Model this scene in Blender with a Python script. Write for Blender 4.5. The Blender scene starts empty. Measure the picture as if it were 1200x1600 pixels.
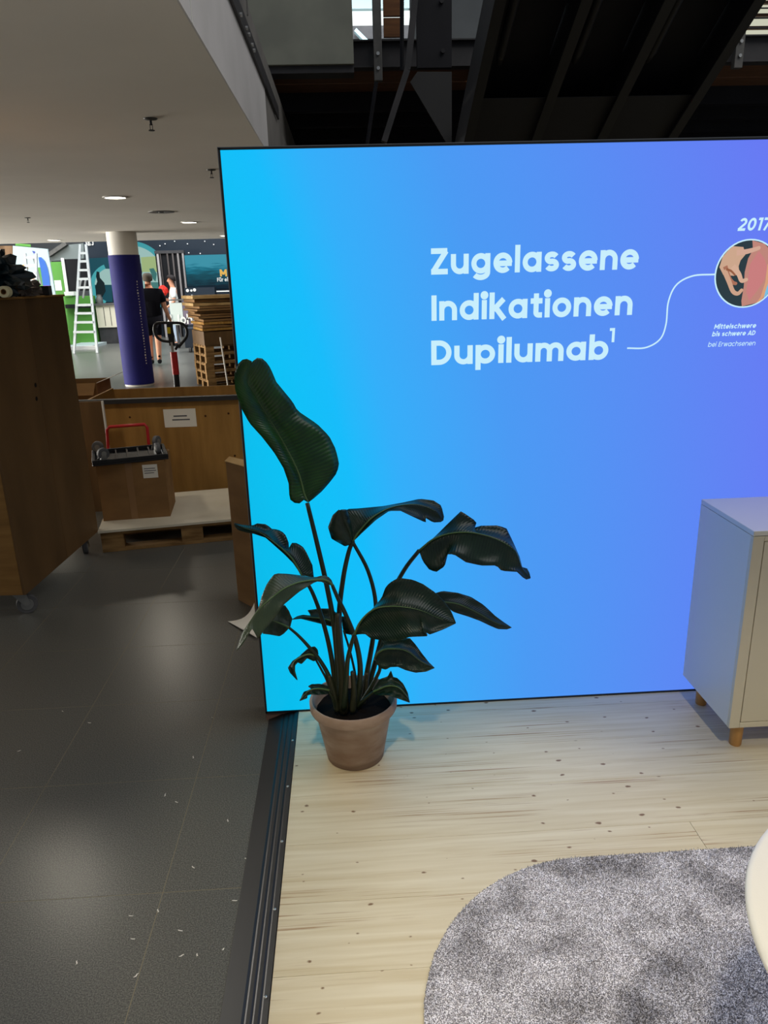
import bpy, math, random
import numpy as np
from mathutils import Vector, Matrix
random.seed(7); rng = np.random.default_rng(7)
C = bpy.context.scene.collection
SC = bpy.context.scene

# ------------------------------------------------------------------ camera
FPX, PITCH, ROLL, YAW = 1164.78, 0.304276, -0.0274024, 0.04634
CAM = Vector((0, 0, 1.70))
fw = Vector((math.sin(YAW)*math.cos(PITCH), math.cos(YAW)*math.cos(PITCH), -math.sin(PITCH)))
r0 = Vector((math.cos(YAW), -math.sin(YAW), 0)); u0 = r0.cross(fw)
rt = math.cos(ROLL)*r0 + math.sin(ROLL)*u0
up = -math.sin(ROLL)*r0 + math.cos(ROLL)*u0
cd = bpy.data.cameras.new('camera'); cam = bpy.data.objects.new('camera', cd); C.objects.link(cam)
m3 = Matrix((rt, up, -fw)).transposed()
cam.matrix_world = Matrix.Translation(CAM) @ m3.to_4x4()
cd.sensor_fit = 'VERTICAL'; cd.sensor_height = 24; cd.lens = 24*FPX/1600
cd.clip_start = 0.02; cd.clip_end = 200
SC.camera = cam

# ------------------------------------------------------------------ world, lights, exposure
SC.view_settings.view_transform = 'Standard'; SC.view_settings.look = 'None'
SC.view_settings.gamma = 1; SC.view_settings.use_curve_mapping = False
SC.view_settings.exposure = 0.0
w = bpy.data.worlds.new('hall_ambient'); SC.world = w; w.use_nodes = True
w.node_tree.nodes['Background'].inputs[0].default_value = (0.80, 0.88, 1.0, 1)
w.node_tree.nodes['Background'].inputs[1].default_value = 0.22
def area(name, loc, tgt, size, sizey, power, col):
    l = bpy.data.lights.new(name, 'AREA'); l.shape = 'RECTANGLE'; l.size = size; l.size_y = sizey
    l.energy = power; l.color = col
    o = bpy.data.objects.new(name, l); C.objects.link(o); o.location = loc
    o.rotation_euler = (Vector(tgt)-Vector(loc)).to_track_quat('-Z', 'Y').to_euler(); return o
def spot(name, loc, tgt, half, blend, power, col, rad):
    l = bpy.data.lights.new(name, 'SPOT'); l.spot_size = math.radians(2*half); l.spot_blend = blend; l.energy = power; l.color = col; l.shadow_soft_size = rad
    o = bpy.data.objects.new(name, l); C.objects.link(o); o.location = loc
    o.rotation_euler = (Vector(tgt)-Vector(loc)).to_track_quat('-Z', 'Y').to_euler(); return o
spot('stand_spotlight', (-0.3, -0.8, 4.6), (-0.1, 0.95, 0), 18.5, .35, 290, (1.0, 0.86, 0.60), .12)
spot('stand_spotlight', (0.9, -0.8, 4.6), (1.3, 0.95, 0), 18.5, .35, 265, (1.0, 0.92, 0.78), .12)
area('atrium_fill_light', (6, 3, 9.0), (5, 3, 0), 7, 9, 430, (1.0, 0.97, 0.92))  # unseen fill lamp, added to brighten the fascia and the stand
area('hall_fill_light', (-5, 20.5, 9.0), (-5.5, 25, 0), 18, 7, 3000, (0.92, 0.97, 1.0))  # unseen fill lamp, added to brighten the far hall and booth fronts
area('soffit_fill_light', (-13.5, 13.5, 1.6), (0, 13.5, 1.8), 9, 2.4, 2300, (1.0, 0.96, 0.88))  # fill lamp added to brighten the soffit; no window stands here
DOWN = [(-2.25, 0.9), (-2.25, 4.75), (-2.29, 8.43), (-2.22, 11.99), (-5.5, 0.9), (-5.5, 4.75), (-5.5, 8.4), (-5.5, 12.0), (-5.51, 15.66), (-2.2, 15.6)]
DOWN_POWER = 10.0
ZC = 2.565          # soffit height
F = -0.04           # hall floor level

# ------------------------------------------------------------------ helpers
def ray(x, y): return fw + rt*((x-600)/FPX) + up*((800-y)/FPX)
def at(x, y, Y=None, Z=None, X=None):
    d = ray(x, y)
    if Y is not None: t = (Y-CAM.y)/d.y
    elif Z is not None: t = (Z-CAM.z)/d.z
    else: t = (X-CAM.x)/d.x
    return CAM + d*t
ORG = {}
def tag(o, label=None, cat=None, group=None, kind=None):
    if label: o['label'] = label
    if cat: o['category'] = cat
    if group: o['group'] = group
    if kind: o['kind'] = kind
    return o
def empty(name, loc, label=None, cat=None, group=None, rz=0.0, kind=None):
    o = bpy.data.objects.new(name, None); C.objects.link(o); o.empty_display_size = 0.1
    o.location = loc; o.rotation_euler = (0, 0, rz)
    ORG[o] = Matrix.Translation(Vector(loc)) @ Matrix.Rotation(rz, 4, 'Z')
    return tag(o, label, cat, group, kind)
class MB:
    def __init__(s): s.v = []; s.f = []; s.uv = None
    def add(s, vs, fs):
        b = len(s.v); s.v += [Vector(p) for p in vs]; s.f += [tuple(i+b for i in f) for f in fs]; return s
    def box(s, lo, hi, R=None, o=None):
        x0, y0, z0 = lo; x1, y1, z1 = hi
        vs = [Vector(p) for p in ((x0,y0,z0),(x1,y0,z0),(x1,y1,z0),(x0,y1,z0),(x0,y0,z1),(x1,y0,z1),(x1,y1,z1),(x0,y1,z1))]
        if R is not None:
            o = Vector(o) if o is not None else Vector((0,0,0)); vs = [R @ p + o for p in vs]
        return s.add(vs, [(0,3,2,1),(4,5,6,7),(0,1,5,4),(1,2,6,5),(2,3,7,6),(3,0,4,7)])
    def bar(s, a, b, w, h, upv=(0,0,1)):
        a = Vector(a); b = Vector(b); d = (b-a).normalized(); u = Vector(upv)
        if abs(d.dot(u)) > .98: u = Vector((0,1,0))
        r = d.cross(u).normalized()*w/2; u = r.cross(d).normalized()*h/2
        vs = [a-r-u, a+r-u, a+r+u, a-r+u, b-r-u, b+r-u, b+r+u, b-r+u]
        return s.add(vs, [(0,3,2,1),(4,5,6,7),(0,1,5,4),(1,2,6,5),(2,3,7,6),(3,0,4,7)])
    def tube(s, pts, rad, n=10, cap=True, flat=1.0):
        pts = [Vector(p) for p in pts]
        if not hasattr(rad, '__len__'): rad = [rad]*len(pts)
        b = len(s.v); prev = None
        for i, p in enumerate(pts):
            t = (pts[min(i+1, len(pts)-1)] - pts[max(i-1, 0)]).normalized()
            if prev is None:
                a = Vector((0,0,1)) if abs(t.z) < .9 else Vector((1,0,0)); nn = t.cross(a).normalized()
            else: nn = (prev - t*prev.dot(t)).normalized()
            prev = nn; bb = t.cross(nn)
            for k in range(n):
                th = 2*math.pi*k/n; s.v.append(p + nn*(rad[i]*math.cos(th)) + bb*(rad[i]*flat*math.sin(th)))
        for i in range(len(pts)-1):
            for k in range(n):
                k2 = (k+1) % n; s.f.append((b+i*n+k, b+i*n+k2, b+(i+1)*n+k2, b+(i+1)*n+k))
        if cap:
            s.f.append(tuple(b+k for k in reversed(range(n)))); e = b+(len(pts)-1)*n; s.f.append(tuple(e+k for k in range(n)))
        return s
    def lathe(s, prof, c, n=32, axis='z', cap=True):
        b = len(s.v); c = Vector(c)
        for r, z in prof:
            for k in range(n):
                th = 2*math.pi*k/n; p = (r*math.cos(th), r*math.sin(th), z)
                if axis == 'y': p = (p[0], p[2], p[1])
                if axis == 'x': p = (p[2], p[0], p[1])
                s.v.append(c + Vector(p))
        for i in range(len(prof)-1):
            for k in range(n):
                k2 = (k+1) % n; s.f.append((b+i*n+k, b+i*n+k2, b+(i+1)*n+k2, b+(i+1)*n+k))
        for i, rev in ((0, True), (len(prof)-1, False)):
            if cap and prof[i][0] > 1e-6: s.f.append(tuple(b+i*n+k for k in (reversed(range(n)) if rev else range(n))))
        return s
    def prism(s, poly, d):          # planar polygon extruded along d
        d = Vector(d); n = len(poly); b = len(s.v)
        s.v += [Vector(p) for p in poly] + [Vector(p)+d for p in poly]
        s.f.append(tuple(b+i for i in range(n))); s.f.append(tuple(b+n+i for i in reversed(range(n))))
        for i in range(n):
            j = (i+1) % n; s.f.append((b+i, b+n+i, b+n+j, b+j))
        return s
    def build(s, name, mat, parent=None, smooth=False, bevel=0, label=None, cat=None, group=None, kind=None, local=False, auto=None):
        me = bpy.data.meshes.new(name)
        M = ORG.get(parent)
        vs = s.v
        if M is not None and not local:
            I = M.inverted(); vs = [I @ p for p in vs]
        me.from_pydata([tuple(p) for p in vs], [], s.f); me.validate()
        if s.uv is not None:
            l = me.uv_layers.new(name='UVMap')
            for lp in me.loops: l.data[lp.index].uv = s.uv[lp.vertex_index]
        import bmesh
        bm = bmesh.new(); bm.from_mesh(me); bmesh.ops.recalc_face_normals(bm, faces=bm.faces); bm.to_mesh(me); bm.free()
        if smooth: me.polygons.foreach_set('use_smooth', [True]*len(me.polygons))
        me.materials.append(mat); me.update()
        o = bpy.data.objects.new(name, me); C.objects.link(o)
        if parent is not None: o.parent = parent
        ORG[o] = M
        if bevel:
            b = o.modifiers.new('bevel', 'BEVEL'); b.width = bevel; b.segments = 2; b.limit_method = 'ANGLE'; b.angle_limit = math.radians(40)
        if smooth and auto:
            b = o.modifiers.new('split', 'EDGE_SPLIT'); b.split_angle = math.radians(auto)
        return tag(o, label, cat, group, kind)
def B(): return MB()
def copy_tree(o, loc=None, rz=None, label=None, parent=None):
    c = o.copy(); C.objects.link(c)
    if parent is not None: c.parent = parent
    if loc is not None: c.location = loc
    if rz is not None: c.rotation_euler = (0, 0, rz)
    if label: c['label'] = label
    for ch in o.children: copy_tree(ch, parent=c)
    return c
def cat(pts, n=24):                 # Catmull-Rom through points
    P = [np.array(p, float) for p in pts]; P = [2*P[0]-P[1]] + P + [2*P[-1]-P[-2]]; out = []
    segs = len(P)-3
    for i in range(segs):
        k = max(2, int(round(n/segs)))
        for j in range(k + (1 if i == segs-1 else 0)):
            t = j/k; a, b, c_, d = P[i:i+4]
            out.append(.5*((2*b)+(-a+c_)*t+(2*a-5*b+4*c_-d)*t*t+(-a+3*b-3*c_+d)*t**3))
    return out
def resample(pts, n):
    P = np.array(pts, float); s = np.r_[0, np.cumsum(np.linalg.norm(np.diff(P, axis=0), axis=1))]
    t = np.linspace(0, s[-1], n); return np.stack([np.interp(t, s, P[:, k]) for k in range(P.shape[1])], 1)

# ------------------------------------------------------------------ materials
def srgb(r, g, b): return tuple((c/255/12.92 if c/255 <= .04045 else ((c/255+.055)/1.055)**2.4) for c in (r, g, b))
MATS = {}
def mat(name, col, rough=.6, spec=.4, metal=0, col2=None, nscale=(6,6,6), nlo=.35, nhi=.65, bump=0, bscale=80, detail=4, emit=None, estr=1, coords='Object', rand=False):
    m = bpy.data.materials.new(name); m.use_nodes = True; nt = m.node_tree; b = nt.nodes['Principled BSDF']
    b.inputs['Base Color'].default_value = (*col, 1); b.inputs['Roughness'].default_value = rough
    b.inputs['Specular IOR Level'].default_value = spec; b.inputs['Metallic'].default_value = metal
    tc = nt.nodes.new('ShaderNodeTexCoord')
    vec = tc.outputs[coords]
    if rand:
        oi = nt.nodes.new('ShaderNodeObjectInfo'); ad = nt.nodes.new('ShaderNodeVectorMath'); ad.operation = 'MULTIPLY_ADD'
        nt.links.new(oi.outputs['Random'], ad.inputs[0]); ad.inputs[1].default_value = (37, 53, 29); nt.links.new(vec, ad.inputs[2]); vec = ad.outputs[0]
    if col2 is not None:
        mp = nt.nodes.new('ShaderNodeMapping'); mp.inputs['Scale'].default_value = nscale; nt.links.new(vec, mp.inputs[0])
        n = nt.nodes.new('ShaderNodeTexNoise'); n.inputs['Scale'].default_value = 1; n.inputs['Detail'].default_value = detail
        nt.links.new(mp.outputs[0], n.inputs['Vector'])
        r = nt.nodes.new('ShaderNodeValToRGB'); r.color_ramp.elements[0].position = nlo; r.color_ramp.elements[1].position = nhi
        r.color_ramp.elements[0].color = (*col, 1); r.color_ramp.elements[1].color = (*col2, 1)
        nt.links.new(n.outputs['Fac'], r.inputs[0]); nt.links.new(r.outputs[0], b.inputs['Base Color'])
    if bump:
        n2 = nt.nodes.new('ShaderNodeTexNoise'); n2.inputs['Scale'].default_value = bscale; n2.inputs['Detail'].default_value = 3
        nt.links.new(vec, n2.inputs['Vector']); bp = nt.nodes.new('ShaderNodeBump'); bp.inputs['Strength'].default_value = bump; bp.inputs['Distance'].default_value = .004
        nt.links.new(n2.outputs['Fac'], bp.inputs['Height']); nt.links.new(bp.outputs[0], b.inputs['Normal'])
    if emit is not None:
        b.inputs['Emission Color'].default_value = (*emit, 1); b.inputs['Emission Strength'].default_value = estr
    MATS[name] = m; return m
def emat(name, col, s=1.0):
    m = bpy.data.materials.new(name); m.use_nodes = True; nt = m.node_tree; b = nt.nodes['Principled BSDF']
    b.inputs['Base Color'].default_value = (0, 0, 0, 1); b.inputs['Roughness'].default_value = .6; b.inputs['Specular IOR Level'].default_value = .1
    b.inputs['Emission Color'].default_value = (*col, 1); b.inputs['Emission Strength'].default_value = s
    return m
black = mat('black_metal', srgb(22, 22, 26), .5, .4)
blackmatte = mat('black_matte', (.006, .006, .0075), .7, .2)
stairblack = mat('stair_black_steel', (.006, .006, .009), .6, .25, col2=(.010, .010, .014), nscale=(3,3,3))
steel = mat('grey_steel', srgb(95, 93, 90), .5, .5, .3, col2=srgb(80, 80, 78), nscale=(9,9,9))
steeldark = mat('dark_grey_steel', srgb(62, 60, 62), .55, .4, .2, col2=srgb(50, 50, 52), nscale=(5,5,5))
silver = mat('bright_metal', srgb(190, 190, 188), .3, .5, .9)
white = mat('white_paint', srgb(225, 224, 218), .5, .4)
offwhite = mat('white_lacquer', srgb(222, 218, 206), .35, .5, bump=.03, bscale=300)
plaster = mat('ceiling_plaster', srgb(228, 223, 214), .75, .2, col2=srgb(220, 215, 206), nscale=(.8,.8,.8), bump=.05, bscale=30)
fasciam = mat('fascia_paint', srgb(214, 211, 212), .7, .2, col2=srgb(202, 200, 200), nscale=(2,2,2))
fascia2 = mat('slab_and_fascia_shade_grey', srgb(120, 117, 114), .8, .2, col2=srgb(104, 102, 100), nscale=(2,2,2))
concpanel = mat('grey_green_panel', srgb(136, 138, 126), .6, .3, col2=srgb(124, 126, 116), nscale=(3,3,3))
brownboard = mat('brown_soffit_board', srgb(104, 72, 50), .6, .3, col2=srgb(84, 56, 38), nscale=(3, 40, 3))
ply = mat('lit_plywood', srgb(150, 112, 62), .65, .3, col2=srgb(126, 92, 48), nscale=(3, 3, 22), nlo=.3, nhi=.7, bump=.05, bscale=60, rand=True)
plybrown = mat('brown_plywood', srgb(112, 84, 52), .6, .3, col2=srgb(90, 67, 40), nscale=(7, 4, 1.5), nlo=.3, nhi=.7, bump=.05, bscale=60, rand=True)
plygold = mat('pine_plywood', srgb(166, 124, 64), .6, .3, col2=srgb(136, 99, 48), nscale=(14, 4, 2), nlo=.3, nhi=.75, bump=.05, bscale=60, rand=True)
rawwood = mat('raw_pallet_wood', srgb(158, 124, 80), .8, .2, col2=srgb(112, 84, 50), nscale=(4, 18, 18), rand=True, bump=.2, bscale=40)
card = mat('cardboard', srgb(140, 106, 68), .8, .15, col2=srgb(126, 94, 60), nscale=(4,4,9), rand=True)
cardlight = mat('pale_cardboard', srgb(190, 160, 112), .8, .15, col2=srgb(160, 128, 84), nscale=(5,5,5), rand=True)
paper = mat('white_paper', srgb(228, 224, 214), .7, .2)
ink = mat('grey_print', srgb(90, 90, 95), .7, .2)
whiteboard = mat('white_board', srgb(216, 208, 188), .4, .4, col2=srgb(200, 190, 168), nscale=(3,3,3))
rubber = mat('grey_rubber', srgb(88, 88, 90), .7, .3)
castermetal = mat('caster_zinc', srgb(150, 150, 148), .4, .5, .7)
red = mat('red_paint', srgb(176, 30, 34), .45, .4)
yellow = mat('yellow_sticker', srgb(225, 200, 40), .5, .3)
bluewrap = mat('blue_column_wrap', srgb(26, 26, 96), .75, .25, col2=srgb(31, 31, 106), nscale=(2,2,2))
columnw = mat('column_white', srgb(214, 210, 202), .6, .3)

def floor_wood_mat():
    m = bpy.data.materials.new('whitewashed_pine'); m.use_nodes = True; nt = m.node_tree; N = nt.nodes; L = nt.links; b = N['Principled BSDF']
    b.inputs['Roughness'].default_value = .42; b.inputs['Specular IOR Level'].default_value = .35
    tc = N.new('ShaderNodeTexCoord'); oi = N.new('ShaderNodeObjectInfo'); ad = N.new('ShaderNodeVectorMath'); ad.operation = 'MULTIPLY_ADD'
    L.new(oi.outputs['Random'], ad.inputs[0]); ad.inputs[1].default_value = (17, 13, 9); L.new(tc.outputs['Object'], ad.inputs[2])
    def noise(sc, detail=4, dist=0):
        mp = N.new('ShaderNodeMapping'); mp.inputs['Scale'].default_value = sc; L.new(ad.outputs[0], mp.inputs[0])
        n = N.new('ShaderNodeTexNoise'); n.inputs['Scale'].default_value = 1; n.inputs['Detail'].default_value = detail; n.inputs['Distortion'].default_value = dist
        L.new(mp.outputs[0], n.inputs[0]); return n.outputs['Fac']
    def ramp(src, p0, c0, p1, c1):
        r = N.new('ShaderNodeValToRGB'); e = r.color_ramp.elements; e[0].position = p0; e[0].color = (*c0, 1); e[1].position = p1; e[1].color = (*c1, 1); L.new(src, r.inputs[0]); return r.outputs[0]
    def mix(f, a, c, mode='MIX'):
        x = N.new('ShaderNodeMix'); x.data_type = 'RGBA'; x.blend_type = mode
        if isinstance(f, float): x.inputs[0].default_value = f
        else: L.new(f, x.inputs[0])
        L.new(a, x.inputs[6])
        if isinstance(c, tuple): x.inputs[7].default_value = (*c, 1)
        else: L.new(c, x.inputs[7])
        return x.outputs[2]
    base = ramp(noise((2.2, 42, 1), 7, .4), .30, srgb(203, 188, 154), .70, srgb(219, 208, 180))
    streak = ramp(noise((1.1, 150, 1), 4, .8), .56, (0, 0, 0), .66, (1, 1, 1))
    patch = ramp(noise((2.6, 9, 1), 3), .47, (0, 0, 0), .62, (1, 1, 1))
    mul = N.new('ShaderNodeMath'); mul.operation = 'MULTIPLY'; L.new(streak, mul.inputs[0]); L.new(patch, mul.inputs[1])
    col = mix(mul.outputs[0], base, srgb(160, 128, 92))
    mp = N.new('ShaderNodeMapping'); mp.inputs['Scale'].default_value = (6.5, 11.0, 1); wn = N.new('ShaderNodeTexNoise'); wn.inputs['Scale'].default_value = 45; L.new(ad.outputs[0], wn.inputs[0]); wa = N.new('ShaderNodeVectorMath'); wa.operation = 'MULTIPLY_ADD'; L.new(wn.outputs['Color'], wa.inputs[0]); wa.inputs[1].default_value = (.014, .009, 0); L.new(ad.outputs[0], wa.inputs[2]); L.new(wa.outputs[0], mp.inputs[0])
    v = N.new('ShaderNodeTexVoronoi'); v.voronoi_dimensions = '2D'; v.inputs['Scale'].default_value = 1; L.new(mp.outputs[0], v.inputs['Vector'])
    sp = N.new('ShaderNodeSeparateColor'); L.new(v.outputs['Color'], sp.inputs[0])
    th = N.new('ShaderNodeMapRange'); L.new(sp.outputs[0], th.inputs[0]); th.inputs[1].default_value = .2; th.inputs[2].default_value = 1; th.inputs[3].default_value = .0; th.inputs[4].default_value = .062
    sub = N.new('ShaderNodeMath'); sub.operation = 'SUBTRACT'; L.new(th.outputs[0], sub.inputs[0]); L.new(v.outputs['Distance'], sub.inputs[1])
    k = N.new('ShaderNodeMapRange'); L.new(sub.outputs[0], k.inputs[0]); k.inputs[1].default_value = -.012; k.inputs[2].default_value = .02
    col = mix(k.outputs[0], col, srgb(126, 98, 70))
    L.new(col, b.inputs['Base Color'])
    bp = N.new('ShaderNodeBump'); bp.inputs['Strength'].default_value = .12; bp.inputs['Distance'].default_value = .002
    L.new(noise((2, 90, 1), 3), bp.inputs['Height']); L.new(bp.outputs[0], b.inputs['Normal'])
    return m
woodfloor = floor_wood_mat()

def tile_mat(name, far=False):
    m = bpy.data.materials.new(name); m.use_nodes = True; nt = m.node_tree; N = nt.nodes; L = nt.links; b = N['Principled BSDF']
    tc = N.new('ShaderNodeTexCoord')
    n = N.new('ShaderNodeTexNoise'); n.inputs['Scale'].default_value = 260; n.inputs['Detail'].default_value = 2; L.new(tc.outputs['Object'], n.inputs[0])
    r = N.new('ShaderNodeValToRGB'); e = r.color_ramp.elements; e[0].position = .38; e[0].color = (*srgb(68, 68, 65), 1); e[1].position = .66; e[1].color = (*srgb(112, 111, 105), 1); L.new(n.outputs['Fac'], r.inputs[0])
    col = r.outputs[0]
    if far:
        bt = N.new('ShaderNodeTexBrick'); bt.offset = 0; bt.inputs['Scale'].default_value = 1; bt.inputs['Brick Width'].default_value = .545; bt.inputs['Row Height'].default_value = .538; bt.inputs['Mortar Size'].default_value = .003
        L.new(tc.outputs['Object'], bt.inputs[0]); m2 = N.new('ShaderNodeMix'); m2.data_type = 'RGBA'; L.new(bt.outputs['Fac'], m2.inputs[0]); L.new(col, m2.inputs[6]); m2.inputs[7].default_value = (*srgb(110, 108, 98), 1); col = m2.outputs[2]
    L.new(col, b.inputs['Base Color'])
    b.inputs['Specular IOR Level'].default_value = .5; b.inputs['Roughness'].default_value = .29
    bp = N.new('ShaderNodeBump'); bp.inputs['Strength'].default_value = .05; bp.inputs['Distance'].default_value = .001; L.new(n.outputs['Fac'], bp.inputs['Height']); L.new(bp.outputs[0], b.inputs['Normal'])
    return m
tilem = tile_mat('dark_stone_tile'); tilefar = tile_mat('dark_stone_floor', True)
grout = mat('tile_grout', srgb(132, 124, 104), .8, .2)

# ================================================================== SETTING
# hall floor: built tiles near, one slab with joints beyond
fl = empty('floor', (0, 0, F), kind='structure')
B().box((-3.42, -3.0, F-.05), (6, 9.4, F-.0004)).build('grout_bed', grout, fl)
B().box((-22, 9.4, F-.05), (14, 40, F)).build('far_paving', tilefar, fl)
B().box((-22, -3, F-.05), (-3.42, 9.4, F)).build('side_paving', tilefar, fl)
tw, th_ = .545, .538
xs = [-.61 + tw*k for k in range(-5, 1)]; ys = [1.826 + th_*k for k in range(-3, 14)]
g = .0013
for x in xs:
    for y in ys:
        x0, x1, y0, y1 = x-tw+g if x > -3.3 else x-tw+g, x-g, y+g, y+th_-g
        B().box((x0, y0, F-.01), (x1, y1, F)).build('tile', tilem, fl)
for y in ys:                                     # column that runs under the ramp
    B().box((-.61+g, y+g, F-.01), (-.61+tw-g, y+th_-g, F)).build('tile', tilem, fl)

# wooden stand floor: planks run along x
wf = empty('floor_platform', (0, 0, 0), kind='structure')
B().box((-.252, -2.0, F+.001), (4.6, 3.0, -.0125)).build('subfloor', blackmatte, wf)
pw = .232; rows = [1.942 + pw*k for k in range(-17, 5)]
for i, y in enumerate(rows):
    y1 = min(y+pw, 3.0)
    if y >= 3.0: continue
    joint = {1.71: [1.05]}.get(round(y, 2), [[1.75, 3.6], [2.0, 3.8], [2.3, 4.0], [1.6, 3.2]][i % 4])
    if abs(y-1.71) < .01: joint = [1.05, 3.0]
    edges = [-.25] + [j for j in joint] + [4.6]
    for a, b_ in zip(edges[:-1], edges[1:]):
        B().box((a+.0006, y+.0004, -.012), (b_-.0006, y1-.0004, 0)).build('plank', woodfloor, wf, bevel=.0005)

# black ramp trim at the left side of the stand floor
rp = empty('trim_1', (-.31, 1.0, F), kind='structure')
prof = [(-.375, F), (-.375, F+.004), (-.318, F+.026), (-.312, F+.024), (-.306, F+.028), (-.296, F+.031), (-.292, F+.029), (-.286, F+.033), (-.276, F+.036), (-.272, F+.034), (-.266, F+.038), (-.2515, .0035), (-.2515, F)]
B().prism([(x, -2, z) for x, z in prof], (0, 4.72, 0)).build('ramp_profile', mat('black_ramp_aluminium', srgb(20, 20, 22), .5, .5), rp)
for p in [(457, 1157), (449, 1229), (440, 1315), (430, 1421), (415, 1558)]:
    q = at(*p, Z=0); B().lathe([(.0045, -.006), (.0045, .001), (.003, .002), (0, .0022)], (-.262, q.y, .0005), 10).build('screw', silver, rp, smooth=True)
B().box((-.386, 2.72, F), (-.25, 2.83, -.004)).build('corner_block', mat('reddish_board', srgb(116, 92, 84), .7, .2), rp)

# mezzanine soffit, its edge fascia, hall walls
B().box((-22, -3, ZC), (-.4905, 16.6, ZC+.06)).build('ceiling', plaster, kind='structure')
fa = empty('trim_2', (-.483, 5, ZC), kind='structure')
Y1 = at(417, 190, X=-.483).y
B().box((-.49, -3, ZC), (-.483, Y1, 2.99)).build('fascia_board', fasciam, fa)
B().box((-.49, Y1, ZC), (-.4855, 16.6, 2.99)).build('fascia_board', fascia2, fa)  # further stretch: shade put into the darker grey of its board
a = at(298, 0, X=-.4825); b_ = at(301, 42, X=-.4825)
B().box((-.4835, b_.y-.006, ZC), (-.4815, b_.y+.006, 2.99)).build('joint_strip', white, fa)
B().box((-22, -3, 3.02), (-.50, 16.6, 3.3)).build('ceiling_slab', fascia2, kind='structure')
wallm = mat('far_wall_grey', srgb(120, 122, 122), .8, .2, col2=srgb(104, 106, 106), nscale=(.3,.3,.3))
B().box((-22, 39.5, F), (14, 39.8, 14)).build('wall_back', wallm, kind='structure')
B().box((-22.3, -3, F), (-22, 39.8, 9)).build('wall_left', wallm, kind='structure')
B().box((14, -3, F), (14.3, 39.8, 9)).build('wall_right', wallm, kind='structure')

# ------------------------------------------------------------------ ceiling fixtures
lampm = emat('lamp_diffuser', (1.0, .95, .84), 9.0)
names = {(-2.29, 8.43): 'glowing round recessed downlight nearest the camera in the soffit', (-2.22, 11.99): 'glowing recessed downlight above the far striped booth wall',
         (-5.51, 15.66): 'glowing recessed downlight above the green booth near the soffit edge'}
for k, (x, y) in enumerate(DOWN):
    lab = names.get((x, y), 'round recessed downlight overhead outside the photo frame')
    d = empty('recessed_downlight', (x, y, ZC), lab, 'downlight', 'recessed downlights in the soffit')
    B().lathe([(.105, 0), (.125, 0), (.125, -.006), (.105, -.010), (.105, 0)], (x, y, ZC), 28, cap=False).build('trim_ring', white, d, smooth=True, auto=30)
    B().lathe([(.104, -.004), (0, -.005)], (x, y, ZC), 24).build('diffuser', lampm, d)
    l = bpy.data.lights.new('downlight_beam', 'AREA'); l.shape = 'DISK'; l.size = .2; l.energy = DOWN_POWER; l.color = (1, .90, .74)
    o = bpy.data.objects.new('downlight_beam', l); C.objects.link(o); o.location = (0, 0, -.012); o.parent = d
def sprinkler(x, y, label, s=1.0):
    d = empty('fire_sprinkler', (x, y, ZC), label, 'sprinkler', 'sprinklers in the soffit')
    B().lathe([(.001, 0), (.038*s, -.001), (.034*s, -.006), (.01, -.010), (0, -.010)], (x, y, ZC), 20).build('rose', steel, d, smooth=True)
    B().tube([(x, y, ZC-.006), (x, y, ZC-.034)], .0065, 8).build('nozzle', steeldark, d)
    m = B()
    for sx in (-1, 1): m.bar((x+.007*sx, y, ZC-.028), (x+.006*sx, y, ZC-.058), .003, .003)
    m.build('yoke', steeldark, d)
    B().lathe([(.0, -.058), (.017, -.058), (.017, -.062), (0, -.062)], (x, y, ZC), 14).build('deflector', steeldark, d)
sprinkler(-1.006, 4.595, 'small grey ceiling sprinkler with a round rose, nearest in the soffit')
sprinkler(-1.007, 6.596, 'small ceiling sprinkler beside the top left corner of the lightbox')
sprinkler(-4.025, 10.59, 'tiny ceiling sprinkler at the far left of the soffit')
v = empty('air_vent', (-2.226, 10.21, ZC), 'flat round dark ceiling vent between the two downlights', 'vent')
B().lathe([(.05, -.001), (.16, -.001), (.16, -.008), (.05, -.006), (.05, -.001)], (-2.226, 10.21, ZC), 28, cap=False).build('outer_ring', steel, v, smooth=True, auto=30)
B().lathe([(0, -.012), (.035, -.012), (.035, -.002), (0, -.002)], (-2.226, 10.21, ZC), 20).build('centre_disc', steeldark, v)
x, y, z = at(392, 405, Y=9)
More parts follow.
